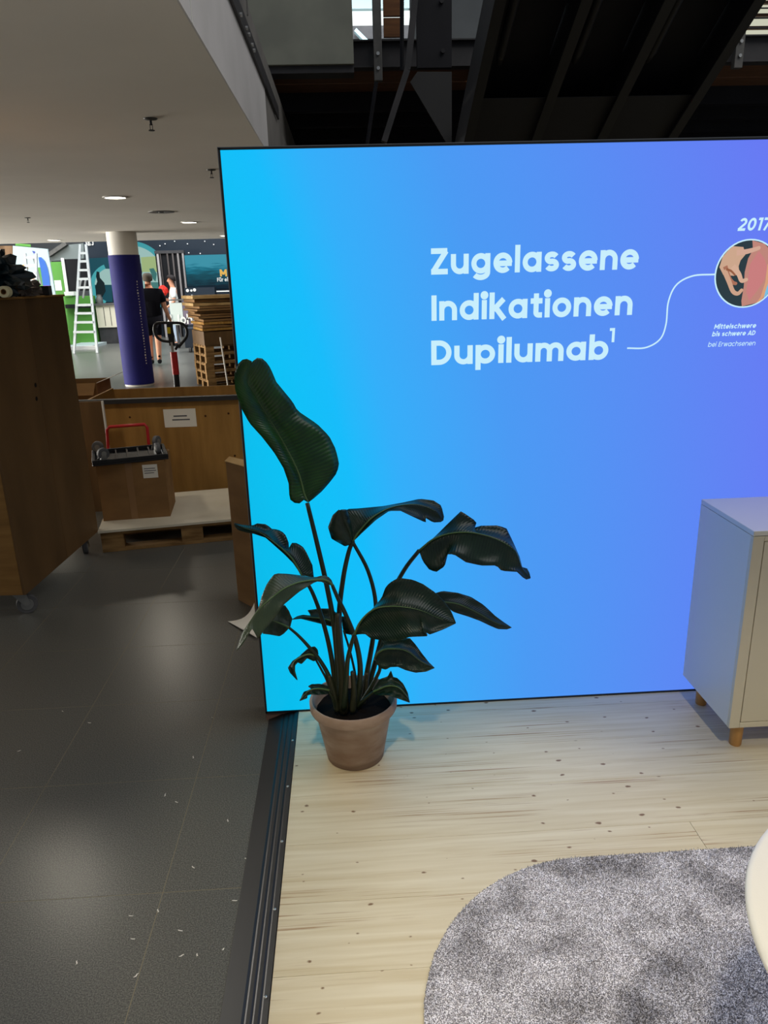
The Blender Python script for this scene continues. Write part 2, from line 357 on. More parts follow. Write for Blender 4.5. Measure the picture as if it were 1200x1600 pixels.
# ------------------------------------------------------------------ steel stair and gallery above the lightbox
SL = -.453/.892
def sp(x, y, off=0.0):                       # point of the stair's underside plane, off = height above it
    return Vector((x, y, 3.35 + (y-5.4)*SL*1.0 + off))
st = empty('steel_staircase', (1.9, 9.5, F), 'black steel staircase seen from below, descending behind the lightbox', 'staircase')
xsn = [1.055, 1.61, 2.15, 2.74]
for i, x in enumerate(xsn):
    t = .025
    B().prism([sp(x, 4.0), sp(x, 12.0), sp(x, 12.0, .42), sp(x, 4.0, .42)], (t, 0, 0)).build('stringer', stairblack if i else mat('stringer_grey_side', (.035, .036, .04), .5, .4), st)
    B().prism([sp(x-.02, 4.0, -.012), sp(x-.02, 12.0, -.012), sp(x-.02, 12.0), sp(x-.02, 4.0)], (.075, 0, 0)).build('stringer_flange', black, st)
for i in range(3):
    x0, x1 = xsn[i]+.03, xsn[i+1]-.005
    B().prism([sp(x0, 4.0, .30), sp(x0, 12.0, .30), sp(x0, 12.0, .32), sp(x0, 4.0, .32)], (x1-x0, 0, 0)).build('soffit_panel', stairblack, st)
    B().prism([sp(x0, 6.25, .05), sp(x0, 9.5, .05), sp(x0, 9.5, .054), sp(x0, 6.25, .054)], (x1-x0, 0, 0)).build('soffit_panel', mat('stair_lower_panel', (.015, .015, .017), .6, .3), st)
    xm = x0+.12
    B().tube([sp(xm, 4.0, .16), sp(xm, 6.0, .16), sp(xm, 6.08, .16)], [.035, .035, .02], 12).build('light_tube', black, st, smooth=True)
for k in range(14):
    y = 4.2+k*.55
    B().box((xsn[0]+.03, y-.15, sp(0, y).z+.38), (xsn[3]-.01, y+.15, sp(0, y).z+.42)).build('tread', stairblack, st)
# gallery bridge behind the stair
YB = 8.0
br = empty('gallery_bridge', (0, YB, F), 'grey steel gallery bridge with brown boarded underside above the lightbox', 'bridge')
zb0 = at(553, 108, Y=YB).z; zb1 = at(553, 65, Y=YB).z
B().box((-.48, YB, zb0), (8, YB+.08, zb1)).build('channel_beam', steeldark, br)
B().box((-.48, YB-.06, zb0), (8, YB, zb0+.012)).build('channel_flange', steeldark, br)
B().box((-.48, YB-.06, zb1-.012), (8, YB, zb1)).build('channel_flange', steeldark, br)
for k in range(8):
    y = YB+.12+k*.52
    B().box((-3.0, y, zb0+.02+.0*k), (8, y+.5, zb0+.05)).build('soffit_board', brownboard, br)
for k in range(5):
    y = YB+1.0+k*.85
    B().box((-3.0, y, zb0-.16), (8, y+.12, zb0+.02)).build('joist', stairblack, br)
B().box((-.48, 12.5, F), (14, 12.6, zb0+.3)).build('dark_backdrop', blackmatte, br)  # black sheet added behind the bridge in place of deep shade
B().box((-3.0, 12.5, 3.301), (-.4805, 12.6, zb0+.3)).build('dark_backdrop', blackmatte, br)
p0 = at(402, 102, Y=YB-.25); p1 = at(553, 98, Y=YB-.25)
B().box((p0.x-.06, YB-.25, p0.z), (p1.x, YB-.21, p0.z+1.4)).build('parapet_panel', concpanel, br, bevel=.004)
B().box((p0.x-.06, YB-.21, p0.z-.06), (p1.x, YB, p0.z+.02)).build('panel_bracket', steeldark, br)
def post(px0, px1, py1, parent, name='railing_post'):
    a = at(px0, py1, Y=YB-.14); b2 = at(px1, py1, Y=YB-.14)
    B().box((a.x, YB-.14, a.z), (b2.x, YB-.07, a.z+1.6)).build(name, steel, parent, bevel=.004)
    for dz in (.10, .22):
        B().lathe([(.0, -.02), (.016, -.02), (.016, 0), (0, 0)], ((a.x+b2.x)/2, YB-.14, a.z+dz), 8, 'y').build('bolt', silver, parent)
post(585, 598, 126, br); post(1147, 1160, 106, br)
for px0, px1, rowsz in ((600, 628, 4), (1136, 1150, 3)):
    a = at(px0, 65, Y=YB-.02); b2 = at(px1, 65, Y=YB-.02)
    for k in range(rowsz):
        B().box((a.x, YB-.02, zb1+.03+k*.17), (b2.x, YB+.02, zb1+.03+k*.17+.155)).build('timber_board', mat('gallery_timber', srgb(118, 78, 44), .55, .3, col2=srgb(92, 58, 32), nscale=(3, 3, 30)) if k == 0 else MATS['gallery_timber'], br)
a = at(1163, 72, Y=YB+.3)
B().box((a.x, YB+.28, zb1+.0), (8, YB+.34, zb1+.09)).build('timber_board', MATS['gallery_timber'], br)
# railing wires on the right
for k in range(6):
    B().tube([at(1163+k*7, -20, Y=YB+.2), at(1163+k*7-20-k*6, 70, Y=YB+.2)], .007, 6).build('railing_wire', black, br) if k < 4 else None
for k in range(6):
    z = zb1+.14+k*.085
    B().tube([(a.x-.12, YB+.26, z), (8, YB+.26, z)], .007, 6).build('railing_wire', black, br)
# dark girder, gusset and brace between parapet and stair
gd = empty('stair_girder', (.9, 7.2, F), 'dark steel girder with a triangular gusset left of the staircase', 'girder')
a = at(652, 106, Y=7.2); b2 = at(738, 108, Y=7.2)
B().box((a.x, 7.2, a.z), (1.02, 7.26, a.z+1.3)).build('girder_web', stairblack, gd)
for px, py in ((692, 80), (690, 2)):
    q = at(px, py, Y=7.19); B().lathe([(0, -.015), (.018, -.015), (.018, .01), (0, .01)], q, 8, 'y').build('bolt', black, gd)
g1 = [at(p[0], p[1], Y=7.15) for p in ((641, 128), (652, 112), (706, 112), (706, 222), (697, 222))]
B().prism(g1, (0, .02, 0)).build('gusset_plate', mat('gusset_grey', (.03, .03, .031), .6, .3), gd)
m = B(); pts = [at(p[0], p[1], Y=7.1) for p in ((649, -10), (641, 70), (636, 110), (618, 165), (600, 222))]
for p, q in zip(pts[:-1], pts[1:]): m.bar(p, q, .05, .08, (0, 1, 0))
m.build('brace', steeldark, gd)
for pts in (((628, -10), (628, 110)), ((588, 128), (574, 224))):
    B().tube([at(*q, Y=7.5) for q in pts], .02, 6).build('hanger_rod', stairblack, gd)
# steel edge angle with bolts on the fascia top
an = empty('fascia_angle', (-.47, 6, 2.99), 'dark steel edge angle with bolts along the top of the white fascia', 'steel angle')
B().box((-.482, 3.9, 2.99), (-.466, 7.0, 3.085)).build('angle_leg', steeldark, an)
for px, py in ((375, 23), (384, 44), (388, 54), (393, 70), (396, 79)):
    q = at(px, py, X=-.466); B().lathe([(0, 0), (.011, 0), (.011, .012), (0, .012)], q, 8, 'x').build('bolt', silver, an)
B().tube([at(384, -10, Y=5.2), at(386, 24, Y=5.2)], .008, 8).build('hanger_rod', steel, an)
# daylit facade of the far hall, seen through the gap above the bridge
fc = empty('hall_facade', (1, 26, 0), 'pale blue louvred facade with bright windows seen above the gallery', 'facade')
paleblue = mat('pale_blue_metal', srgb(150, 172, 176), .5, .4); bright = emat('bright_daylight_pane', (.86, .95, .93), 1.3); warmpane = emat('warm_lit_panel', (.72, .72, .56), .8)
za = at(560, 60, Y=26).z
for k, (dz, h, mt) in enumerate(((-.6, .5, paleblue), (0, .35, steeldark), (.42, .3, bright), (.8, .55, paleblue), (1.45, .5, steeldark), (2.05, .42, paleblue), (2.6, .7, paleblue), (3.4, 1.2, bright))):
    B().box((-1, 26+.05*(k % 2), za+dz), (2.4, 26.3, za+dz+h)).build('facade_band' if mt is not bright else 'window_pane', mt, fc)
B().bar(at(555, 48, Y=25.8), at(575, 68, Y=25.8), .1, .25, (0, 1, 0)).build('diagonal_brace', paleblue, fc)
fd = empty('lit_ceiling_panels', (10, 20, 5), 'cream lit louvre panels beyond the railing at the top right', 'panels')
za = at(1180, 62, Y=20).z
for k in range(7):
    B().box((8.6, 20, za+k*.26), (13, 20.04, za+k*.26+.20)).build('lit_louvre', warmpane, fd)
    B().box((8.6, 19.9, za+k*.26+.2), (13, 20.02, za+k*.26+.26)).build('louvre_rail', brownboard, fd)

# ------------------------------------------------------------------ LIGHTBOX
LX0, LX1, LY, LZ = -.386, 4.0, 2.712, 2.12
lb = empty('lightbox_wall', (1.8, LY+.06, 0), 'tall backlit lightbox wall printed blue to violet with white German lettering', 'lightbox')
def lightbox_mat():
    m = bpy.data.materials.new('backlit_print'); m.use_nodes = True; nt = m.node_tree; N = nt.nodes; L = nt.links; b = N['Principled BSDF']
    b.inputs['Base Color'].default_value = (.02, .02, .02, 1); b.inputs['Roughness'].default_value = .7; b.inputs['Specular IOR Level'].default_value = .05
    tc = N.new('ShaderNodeTexCoord'); sx = N.new('ShaderNodeSeparateXYZ'); L.new(tc.outputs['Object'], sx.inputs[0])
    # print gradient runs along x with a slight slant (object coordinates are metres)
    zq = N.new('ShaderNodeMath'); zq.operation = 'MULTIPLY'; L.new(sx.outputs['Z'], zq.inputs[0]); L.new(sx.outputs['Z'], zq.inputs[1])
    ma = N.new('ShaderNodeMath'); ma.operation = 'MULTIPLY_ADD'; L.new(zq.outputs[0], ma.inputs[0]); ma.inputs[1].default_value = .08; L.new(sx.outputs['X'], ma.inputs[2])
    mr = N.new('ShaderNodeMapRange'); L.new(ma.outputs[0], mr.inputs[0]); mr.inputs[1].default_value = -2.2; mr.inputs[2].default_value = .55
    r = N.new('ShaderNodeValToRGB'); L.new(mr.outputs[0], r.inputs[0]); e = r.color_ramp.elements
    stops = [(0, (0, 186, 232)), (.105, (0, 194, 245)), (.175, (14, 188, 250)), (.24, (48, 174, 249)), (.40, (72, 153, 243)), (.60, (88, 138, 243)), (.80, (102, 121, 243)), (1, (116, 110, 238))]
    e[0].position = 0; e[0].color = (*srgb(*stops[0][1]), 1); e[1].position = 1; e[1].color = (*srgb(*stops[-1][1]), 1)
    for p, c in stops[1:-1]:
        q = e.new(p); q.color = (*srgb(*c), 1)
    b.inputs['Emission Strength'].default_value = 1.0; L.new(r.outputs[0], b.inputs['Emission Color'])
    return m
lbm = lightbox_mat()
fr = .007
B().box((LX0+fr, LY, fr), (LX1-fr, LY+.02, LZ-fr)).build('backlit_fabric', lbm, lb)
frm = mat('dark_frame', srgb(26, 30, 34), .4, .5); alu = mat('alu_frame_edge', srgb(150, 150, 150), .35, .5, .8)
for lo, hi in (((LX0, LY-.004, 0), (LX0+fr, LY+.12, LZ)), ((LX1-fr, LY-.004, 0), (LX1, LY+.12, LZ)), ((LX0, LY-.004, LZ-fr), (LX1, LY+.12, LZ)), ((LX0, LY-.004, 0), (LX1, LY+.12, fr))):
    B().box(lo, hi).build('frame_profile', frm, lb)
B().box((LX0-.003, LY+.002, 0), (LX0, LY+.118, LZ+.003)).build('frame_edge', alu, lb)
B().box((LX0-.003, LY+.002, LZ), (LX1, LY+.118, LZ+.003)).build('frame_edge', alu, lb)
B().box((LX0+fr, LY+.105, fr), (LX1-fr, LY+.118, LZ-fr)).build('back_panel', white, lb)

# stroke lettering: every glyph is a set of centre lines given weight
def arc(cx, cy, rx, ry, a0, a1, n=20):
    return [(cx+rx*math.cos(math.radians(a0+(a1-a0)*i/n)), cy+ry*math.sin(math.radians(a0+(a1-a0)*i/n))) for i in range(n+1)]
def glyph(ch, s):
    h = s/2; xh = .765; asc = 1.05; de = -.26; r = xh/2-h+.01; W = .80; R = W/2-h; cy = xh/2; cx = W/2
    rw = .75; nr = (rw-s)/2
    ring = arc(cx, cy, R, r, 0, 360, 32)
    if ch == 'o': return [ring], W
    if ch == 'a': return [ring, [(W-h, 0), (W-h, xh)]], W+.02
    if ch == 'd': return [ring, [(W-h, 0), (W-h, asc)]], W+.02
    if ch == 'b': return [ring, [(h, 0), (h, asc)]], W+.02
    if ch == 'p': return [ring, [(h, de), (h, xh)]], W+.02
    if ch == 'g': return [ring, [(W-h, xh), (W-h, .04)] + arc(cx, .04, R, .30-h, 0, -150, 16)], W+.02
    if ch == 'e': return [arc(cx, cy, R, r, 0, 318, 30), [(h*.8, cy-.02), (W-h*.2, cy-.02)]], W
    if ch == 'c': return [arc(cx, cy, R, r, 42, 318, 28)], W-.04
    if ch == 'l': return [[(h, 0), (h, asc)]], s
    if ch in 'ij': return [[(h, 0), (h, xh)], arc(h, .95, h*.55, h*.55, 0, 360, 14)], s
    if ch == 'I': return [[(h, 0), (h, 1)]], s
    if ch in 'nh': return [[(h, 0), (h, xh if ch == 'n' else asc)], arc(rw/2, xh-h-nr*1.0+.01, nr, nr, 180, 0, 18) + [(rw-h, 0)]], rw
    if ch == 'r': return [[(h, 0), (h, xh)], arc(h+.30, xh-h-.24+.01, .30, .24, 180, 80, 10)], .47
    if ch in 'uü':
        q = [[(h, xh)] + arc(rw/2, h+nr-.01, nr, nr, 180, 360, 18) + [(rw-h, xh)], [(rw-h, xh), (rw-h, 0)]]
        if ch == 'ü': q += [arc(rw/2+d, .95, h*.5, h*.5, 0, 360, 10) for d in (-.17, .17)]
        return q, rw
    if ch == 'm':
        mw = 1.16; k = (mw-s)/4
        return [[(h, 0), (h, xh)], arc(h+k, xh-h-k+.01, k, k, 180, 0, 14) + [(h+2*k, 0)], arc(h+3*k, xh-h-k+.01, k, k, 180, 0, 14) + [(h+4*k, 0)]], mw
    if ch == 's':
        w2 = .62; a = (w2-s)/2; b2 = (xh-s)/4+.004; c = w2/2
        return [arc(c, xh-h-b2, a, b2, 25, 270, 18)[:-1] + arc(c, h+b2, a, b2, 90, -155, 18)], w2
    if ch == 't': return [[(.13+h, xh+.2), (.13+h, h+.1)] + arc(.13+h+.12, h+.1, .12, .1, 180, 270, 6) + [(.5, h)], [(0, xh-h*.9), (.5, xh-h*.9)]], .5
    if ch == 'k': return [[(h, 0), (h, asc)], [(s*.8, .36), (.60, xh+.02)], [(s*1.2, .46), (.64, -.02)]], .70
    if ch == 'w': return [[(.06, xh), (.28, 0)], [(.28, 0), (.50, xh)], [(.50, xh), (.72, 0)], [(.72, 0), (.94, xh)]], 1.0
    if ch == 'Z': return [[(.02, 1-h), (.70, 1-h)], [(.70-h*.4, 1-h), (.06+h*.4, h)], [(.02, h), (.72, h)]], .74
    if ch == 'D':
        a = .5-h
        return [[(h, 0), (h, 1)], [(h, h), (.32, h)] + arc(.32, .5, .5-h, a, -90, 90, 22) + [(h, 1-h)]], .82
    if ch == 'M': return [[(h, 0), (h, 1)], [(h, 1-h*.4), (.5, .28)], [(.5, .28), (1-h, 1-h*.4)], [(1-h, 0), (1-h, 1)]], 1.0
    if ch == 'A': return [[(.06, 0), (.44, 1)], [(.44, 1), (.82, 0)], [(.2, .27), (.68, .27)]], .88
    if ch == 'E': return [[(h, 0), (h, 1)], [(h, 1-h), (.56, 1-h)], [(h, .5), (.52, .5)], [(h, h), (.56, h)]], .6
    if ch == 'F': return [[(h, 0), (h, 1)], [(h, 1-h), (.56, 1-h)], [(h, .48), (.52, .48)]], .58
    if ch == 'J': return [[(.5-h, 1), (.5-h, .25)] + arc(.25, .25, .25-h, .25-h, 0, -160, 14)], .5
    if ch == '&': return [[(.72, 0), (.2, .62)] + arc(.36, .8, .18, .16, 200, -20, 14) + [(.16, .36)] + arc(.32, .24, .22, .2, 150, 330, 14) + [(.68, .42)]], .76
    if ch == '1': return [[(.30, 0), (.30, 1)], [(.02, 1-h), (.30, 1-h)]], .30+h
    if ch == '2': return [arc(.33, .68, .33-h, .32-h, 160, -38, 18) + [(.05, h)], [(.02, h), (.66, h)]], .68
    if ch == '0': return [arc(.36, .5, .36-h, .5-h, 0, 360, 30)], .72
    if ch == '7': return [[(.0, 1-h), (.62, 1-h)], [(.60-h*.3, 1-h), (.22, 0)]], .62
    return [], .3
def ribbon(mb, pts, w, to3):
    P = [np.array(p, float) for p in pts]; Q = [P[0]]
    for p in P[1:]:
        if np.linalg.norm(p-Q[-1]) > 1e-5: Q.append(p)
    P = Q; n = len(P); closed = np.linalg.norm(P[0]-P[-1]) < 1e-4 and n > 4
    L_ = []; R_ = []
    for i in range(n):
        if closed: a, b2 = P[i-1 if i > 0 else n-2], P[i+1 if i < n-1 else 1]
        else: a, b2 = P[max(i-1, 0)], P[min(i+1, n-1)]
        t = (b2-a)/np.linalg.norm(b2-a); nn = np.array([-t[1], t[0]])
        L_.append(P[i]+nn*w/2); R_.append(P[i]-nn*w/2)
    b = len(mb.v)
    for a, c in zip(L_, R_): mb.v += [Vector(to3(*a)), Vector(to3(*c))]
    for i in range(n-1): mb.f.append((b+2*i, b+2*i+1, b+2*i+3, b+2*i+2))
def text(s, x0, zbase, cap, width, weight, material, parent, name, y, italic=0.0, gap=.11, space=.30, lift=0.0):
    items = []; x = 0
    for ch in s:
        if ch == ' ': x += space; continue
        st_, adv = glyph(ch, weight); items.append((x, st_)); x += adv + gap
    tot = x-gap; kx = width/(tot*cap) if width else 1.0
    mb = B()
    for ox, st_ in items:
        for pl in st_: ribbon(mb, pl, weight, lambda px, py: (x0 + (ox+px)*cap*kx + italic*py*cap, y, zbase + py*cap + lift))
    return mb.build(name, material, parent)
lettering = emat('backlit_white_lettering', srgb(200, 238, 252), 1.0)
ty = LY-.0012
text('Zugelassene', .311, 1.706, .0865, .735, .215, lettering, lb, 'lettering', ty)
text('Indikationen', .313, 1.550, .0865, .722, .215, lettering, lb, 'lettering', ty)
text('Dupilumab', .311, 1.395, .0865, .648, .215, lettering, lb, 'lettering', ty)
text('1', .957, 1.456, .05, None, .20, lettering, lb, 'lettering', ty)
text('2017', 1.389, 1.824, .042, .112, .20, lettering, lb, 'lettering', ty, italic=.2)
text('Mittelschwere', 1.342, 1.4915, .0165, .155, .21, lettering, lb, 'lettering', ty, italic=.2)
text('bis schwere AD', 1.337, 1.4655, .0165, .160, .21, lettering, lb, 'lettering', ty, italic=.2, space=.42)
text('bei Erwachsenen', 1.326, 1.4285, .0168, .176, .13, lettering, lb, 'lettering', ty, italic=.2, space=.5)
def zt(x, y): q = at(640+x*.46667, 320+y*.46667, Y=LY); return (q.x, q.z)
mb = B(); ribbon(mb, cat([zt(*p) for p in ((728, 480), (790, 478), (838, 450), (858, 400), (866, 325), (893, 268), (948, 238), (1022, 233))], 60), .0055, lambda a, b2: (a, ty, b2)); mb.build('connecting_line', lettering, lb)
# round photo print: a hand scratching a reddened arm
CX, CZ, CR = 1.441, 1.680, .117
def disc(r, y, n=48): return [(CX+r*math.cos(2*math.pi*k/n), y, CZ+r*math.sin(2*math.pi*k/n)) for k in range(n)]
ph = B().prism(disc(CR, ty), (0, .0005, 0)).build('photo_ring', lettering, lb)
B().prism(disc(CR-.005, ty-.0004), (0, .0003, 0)).build('photo_background', emat('photo_dark', srgb(44, 60, 66)), lb)
def clip(p):
    d = math.hypot(p[0], p[1]); k = min(1, (CR-.005)/d) if d > 0 else 1; return (p[0]*k, p[1]*k)
def pz(x, y):   # zoomed photo coordinates -> offset from the centre of the disc
    q = at(1080+x*.15, 320+y*.15, Y=LY); return (q.x-CX, q.z-CZ)
def flat(pts, col, lift, name):
    P = [clip(p) for p in pts]
    B().prism([(CX+a, ty-lift, CZ+b2) for a, b2 in P], (0, .0002, 0)).build(name, emat(name, srgb(*col)), lb)
flat([pz(*p) for p in ((640, 340), (800, 340), (900, 500), (900, 900), (760, 960), (740, 1010), (700, 1085), (520, 1085), (520, 1000), (545, 850), (555, 700), (590, 560), (640, 470))], (190, 134, 122), .0008, 'photo_arm')
flat([pz(*p) for p in ((700, 480), (760, 560), (790, 660), (760, 780), (680, 900), (600, 1000), (570, 900), (590, 760), (610, 620))], (200, 126, 126), .0011, 'photo_red_skin')
flat([pz(*p) for p in ((790, 620), (900, 600), (900, 850), (800, 900), (730, 1040), (690, 1080), (720, 960), (770, 800))], (214, 160, 122), .0012, 'photo_arm_edge')
flat([pz(*p) for p in ((800, 810), (900, 780), (900, 920), (760, 985), (770, 900))], (120, 190, 226), .0014, 'photo_blue_cloth')
flat([pz(*p) for p in ((430, 425), (540, 440), (560, 520), (510, 580), (490, 640), (500, 720), (440, 740), (330, 730), (290, 650), (320, 540), (380, 460))], (204, 166, 140), .0015, 'photo_hand')
def finger(pts, r0_, r1_, col, lift, name):
    P = [np.array(pz(*p)) for p in pts]; P = cat(P, 16); n = len(P); mb = B()
    Lp = []; Rp = []
    for i, p in enumerate(P):
        t = P[min(i+1, n-1)]-P[max(i-1, 0)]; t = t/np.linalg.norm(t); nn = np.array([-t[1], t[0]]); r = r0_+(r1_-r0_)*i/(n-1)
        Lp.append(p+nn*r); Rp.append(p-nn*r)
    t = P[-1]-P[-2]; t = t/np.linalg.norm(t); nn = np.array([-t[1], t[0]])
    tip = [P[-1]+r1_*(nn*math.cos(a)+t*math.sin(a)) for a in np.linspace(.3, math.pi-.3, 7)]
    flat([tuple(q) for q in Lp+tip+Rp[::-1]], col, lift, name)
finger([(470, 500), (560, 490), (640, 470), (700, 450)], .0095, .0065, (210, 168, 148), .0018, 'photo_thumb')
finger([(430, 640), (490, 720), (520, 790), (570, 780)], .0095, .006, (212, 172, 148), .0022, 'photo_finger')
finger([(350, 640), (390, 760), (430, 810), (460, 820)], .008, .0055, (168, 112, 90), .0017, 'photo_finger_shade')
finger([(340, 680), (390, 800), (430, 900), (480, 925), (520, 890)], .009, .006, (204, 162, 136), .0020, 'photo_finger_low')
finger([(360, 670), (410, 690), (450, 730)], .004, .003, (148, 92, 66), .0024, 'photo_knuckle_shade')

# ================================================================== STAND FURNITURE
# ------------------------------------------------------------------ cabinet
cb = empty('sideboard_cabinet', (1.95, 2.48, 0), 'white sideboard cabinet on round wooden legs at the right of the lightbox', 'cabinet')
x0, x1, yf, yr, zb, zt_ = 1.343, 2.55, 2.289, 2.672, .10, .859
B().box((x0, yf, zt_-.018), (x1, yr, zt_)).build('top_panel', offwhite, cb, bevel=.002)
sand = mat('beige_lit_front_lacquer', srgb(214, 204, 178), .4, .4, bump=.03, bscale=300)  # beige front, with the warm lamp light put into the colour too
for a_ in (x0, x1-.018): B().box((a_, yf+.0143, zb), (a_+.018, yr, zt_-.0195)).build('side_panel', offwhite, cb, bevel=.0015)
B().box((x0+.018, yf+.0143, zb), (x1-.018, yr, zb+.018)).build('bottom_panel', offwhite, cb)
B().box((x0+.018, yr-.008, zb+.018), (x1-.018, yr, zt_-.02)).build('back_panel', offwhite, cb)
# mitred front frame
fw_ = .042
for lo, hi in (((x0, yf-.002, zb), (x0+fw_-.004, yf+.014, zt_-.0195)), ((x1-fw_+.004, yf-.002, zb), (x1, yf+.014, zt_-.0195)), ((x0+fw_-.003, yf-.002, zt_-.036), (x1-fw_+.003, yf+.014, zt_-.0195)), ((x0+fw_-.003, yf-.002, zb), (x1-fw_+.003, yf+.014, zb+.020))):
    B().box(lo, hi).build('front_frame', sand, cb, bevel=.001)
xm = (x0+x1)/2
for a_, b2 in ((x0+fw_, xm-.0015), (xm+.0015, x1-fw_)):
    dr = B().box((a_, yf, zb+.0225), (b2, yf+.016, zt_-.0385)).build('door', sand, cb, bevel=.001)
    hx = b2-.05 if a_ < xm-.1 else a_+.05
    B().lathe([(0, 0), (.009, 0), (.009, -.012), (.013, -.016), (.013, -.022), (0, -.024)], (hx, yf, .52), 16, 'y').build('knob', rawwood, dr, smooth=True)
legw = mat('light_beech_leg', srgb(200, 150, 88), .5, .4, col2=srgb(180, 130, 72), nscale=(30, 30, 3))
for lx in (x0+.058, x1-.058):
    for ly in (yf+.045, yr-.06):
        B().lathe([(.0, 0), (.020, 0), (.0215, .003), (.0235, zb), (0, zb)], (lx, ly, 0), 24).build('leg', legw, cb, smooth=True, auto=40)
# ------------------------------------------------------------------ round table
tb = empty('round_table', (.977, .767, .0), 'round white table whose rim enters the frame at lower right', 'table')
tx, tyy = .977, .767
B().lathe([(0, .706), (.375, .706), (.392, .709), (.3995, .716), (.4006, .722), (.398, .728), (.390, .731), (0, .731)], (tx, tyy, 0), 96).build('tabletop', offwhite, tb, smooth=True, auto=60)
B().lathe([(.025, .05), (.025, .70), (.05, .706)], (tx, tyy, 0), 24).build('pedestal', white, tb, smooth=True, auto=40)
B().lathe([(0, .03), (.20, .03), (.22, .036), (.215, .042), (.04, .056), (0, .056)], (tx, tyy, 0), 48).build('foot_plate', white, tb, smooth=True, auto=40)
# ------------------------------------------------------------------ rug
rx0, rx1, ry0, ry1, rr = .118, 2.20, -.35, 1.812, .53
def rrect(ins, z, n=18):
    out = []
    for cx_, cy_, a0 in ((rx1-rr, ry1-rr, 0), (rx0+rr, ry1-rr, 90), (rx0+rr, ry0+rr, 180), (rx1-rr, ry0+rr, 270)):
        for k in range(n+1):
            a_ = math.radians(a0+90*k/n); out.append((cx_+(rr-ins)*math.cos(a_), cy_+(rr-ins)*math.sin(a_), z))
    return out
rugm = bpy.data.materials.new('grey_pile'); rugm.use_nodes = True
def rug_nodes():
    nt = rugm.node_tree; N = nt.nodes; L = nt.links; b = N['Principled BSDF']; b.inputs['Roughness'].default_value = .95; b.inputs['Specular IOR Level'].default_value = .05
    tc = N.new('ShaderNodeTexCoord')
    def noise(s, d=3):
        n = N.new('ShaderNodeTexNoise'); n.inputs['Scale'].default_value = s; n.inputs['Detail'].default_value = d; L.new(tc.outputs['Object'], n.inputs[0]); return n.outputs['Fac']
    r = N.new('ShaderNodeValToRGB'); e = r.color_ramp.elements; e[0].position = .42; e[0].color = (*srgb(118, 116, 122), 1); e[1].position = .58; e[1].color = (*srgb(250, 248, 255), 1); L.new(noise(420, 1), r.inputs[0])
    r2 = N.new('ShaderNodeValToRGB'); e = r2.color_ramp.elements; e[0].position = .34; e[0].color = (.52, .52, .53, 1); e[1].position = .54; e[1].color = (1, 1, 1, 1); L.new(noise(6.5, 4), r2.inputs[0])
    mx = N.new('ShaderNodeMix'); mx.data_type = 'RGBA'; mx.blend_type = 'MULTIPLY'; mx.inputs[0].default_value = 1; L.new(r.outputs[0], mx.inputs[6]); L.new(r2.outputs[0], mx.inputs[7]); L.new(mx.outputs[2], b.inputs['Base Color'])
rug_nodes()
rug = B().prism(rrect(.004, .001), (0, 0, .010)).build('area_rug', rugm, label='thick grey mottled rug with large rounded corners on the pale floor', cat='rug')
NT = 200000
px_ = rng.uniform(rx0, rx1, NT*2); py_ = rng.uniform(ry0+.9, ry1, NT*2)
dx = np.maximum(np.abs(px_-(rx0+rx1)/2)-((rx1-rx0)/2-rr), 0); dy = np.maximum(np.abs(py_-(ry0+ry1)/2)-((ry1-ry0)/2-rr), 0)
ok = np.hypot(dx, dy) < rr-.003; px_ = px_[ok][:NT]; py_ = py_[ok][:NT]; n_ = len(px_)
ang = rng.uniform(0, 2*np.pi, n_); wd = rng.uniform(.0014, .0026, n_); hh = rng.uniform(.003, .0085, n_); lean = rng.uniform(0, .004, n_); la = rng.uniform(0, 2*np.pi, n_)
V = np.zeros((n_, 3, 3)); V[:, 0] = np.stack([px_-np.cos(ang)*wd, py_-np.sin(ang)*wd, np.full(n_, .010)], 1); V[:, 1] = np.stack([px_+np.cos(ang)*wd, py_+np.sin(ang)*wd, np.full(n_, .010)], 1)
V[:, 2] = np.stack([px_+np.cos(la)*lean, py_+np.sin(la)*lean, .010+hh], 1)
me = bpy.data.meshes.new('pile'); me.vertices.add(n_*3); me.vertices.foreach_set('co', V.reshape(-1)); me.loops.add(n_*3); me.loops.foreach_set('vertex_index', np.arange(n_*3)); me.polygons.add(n_); me.polygons.foreach_set('loop_start', np.arange(n_)*3); me.update(calc_edges=True)
me.materials.append(rugm); pile = bpy.data.objects.new('pile', me); C.objects.link(pile); pile.parent = rug; pile['kind'] = 'stuff'

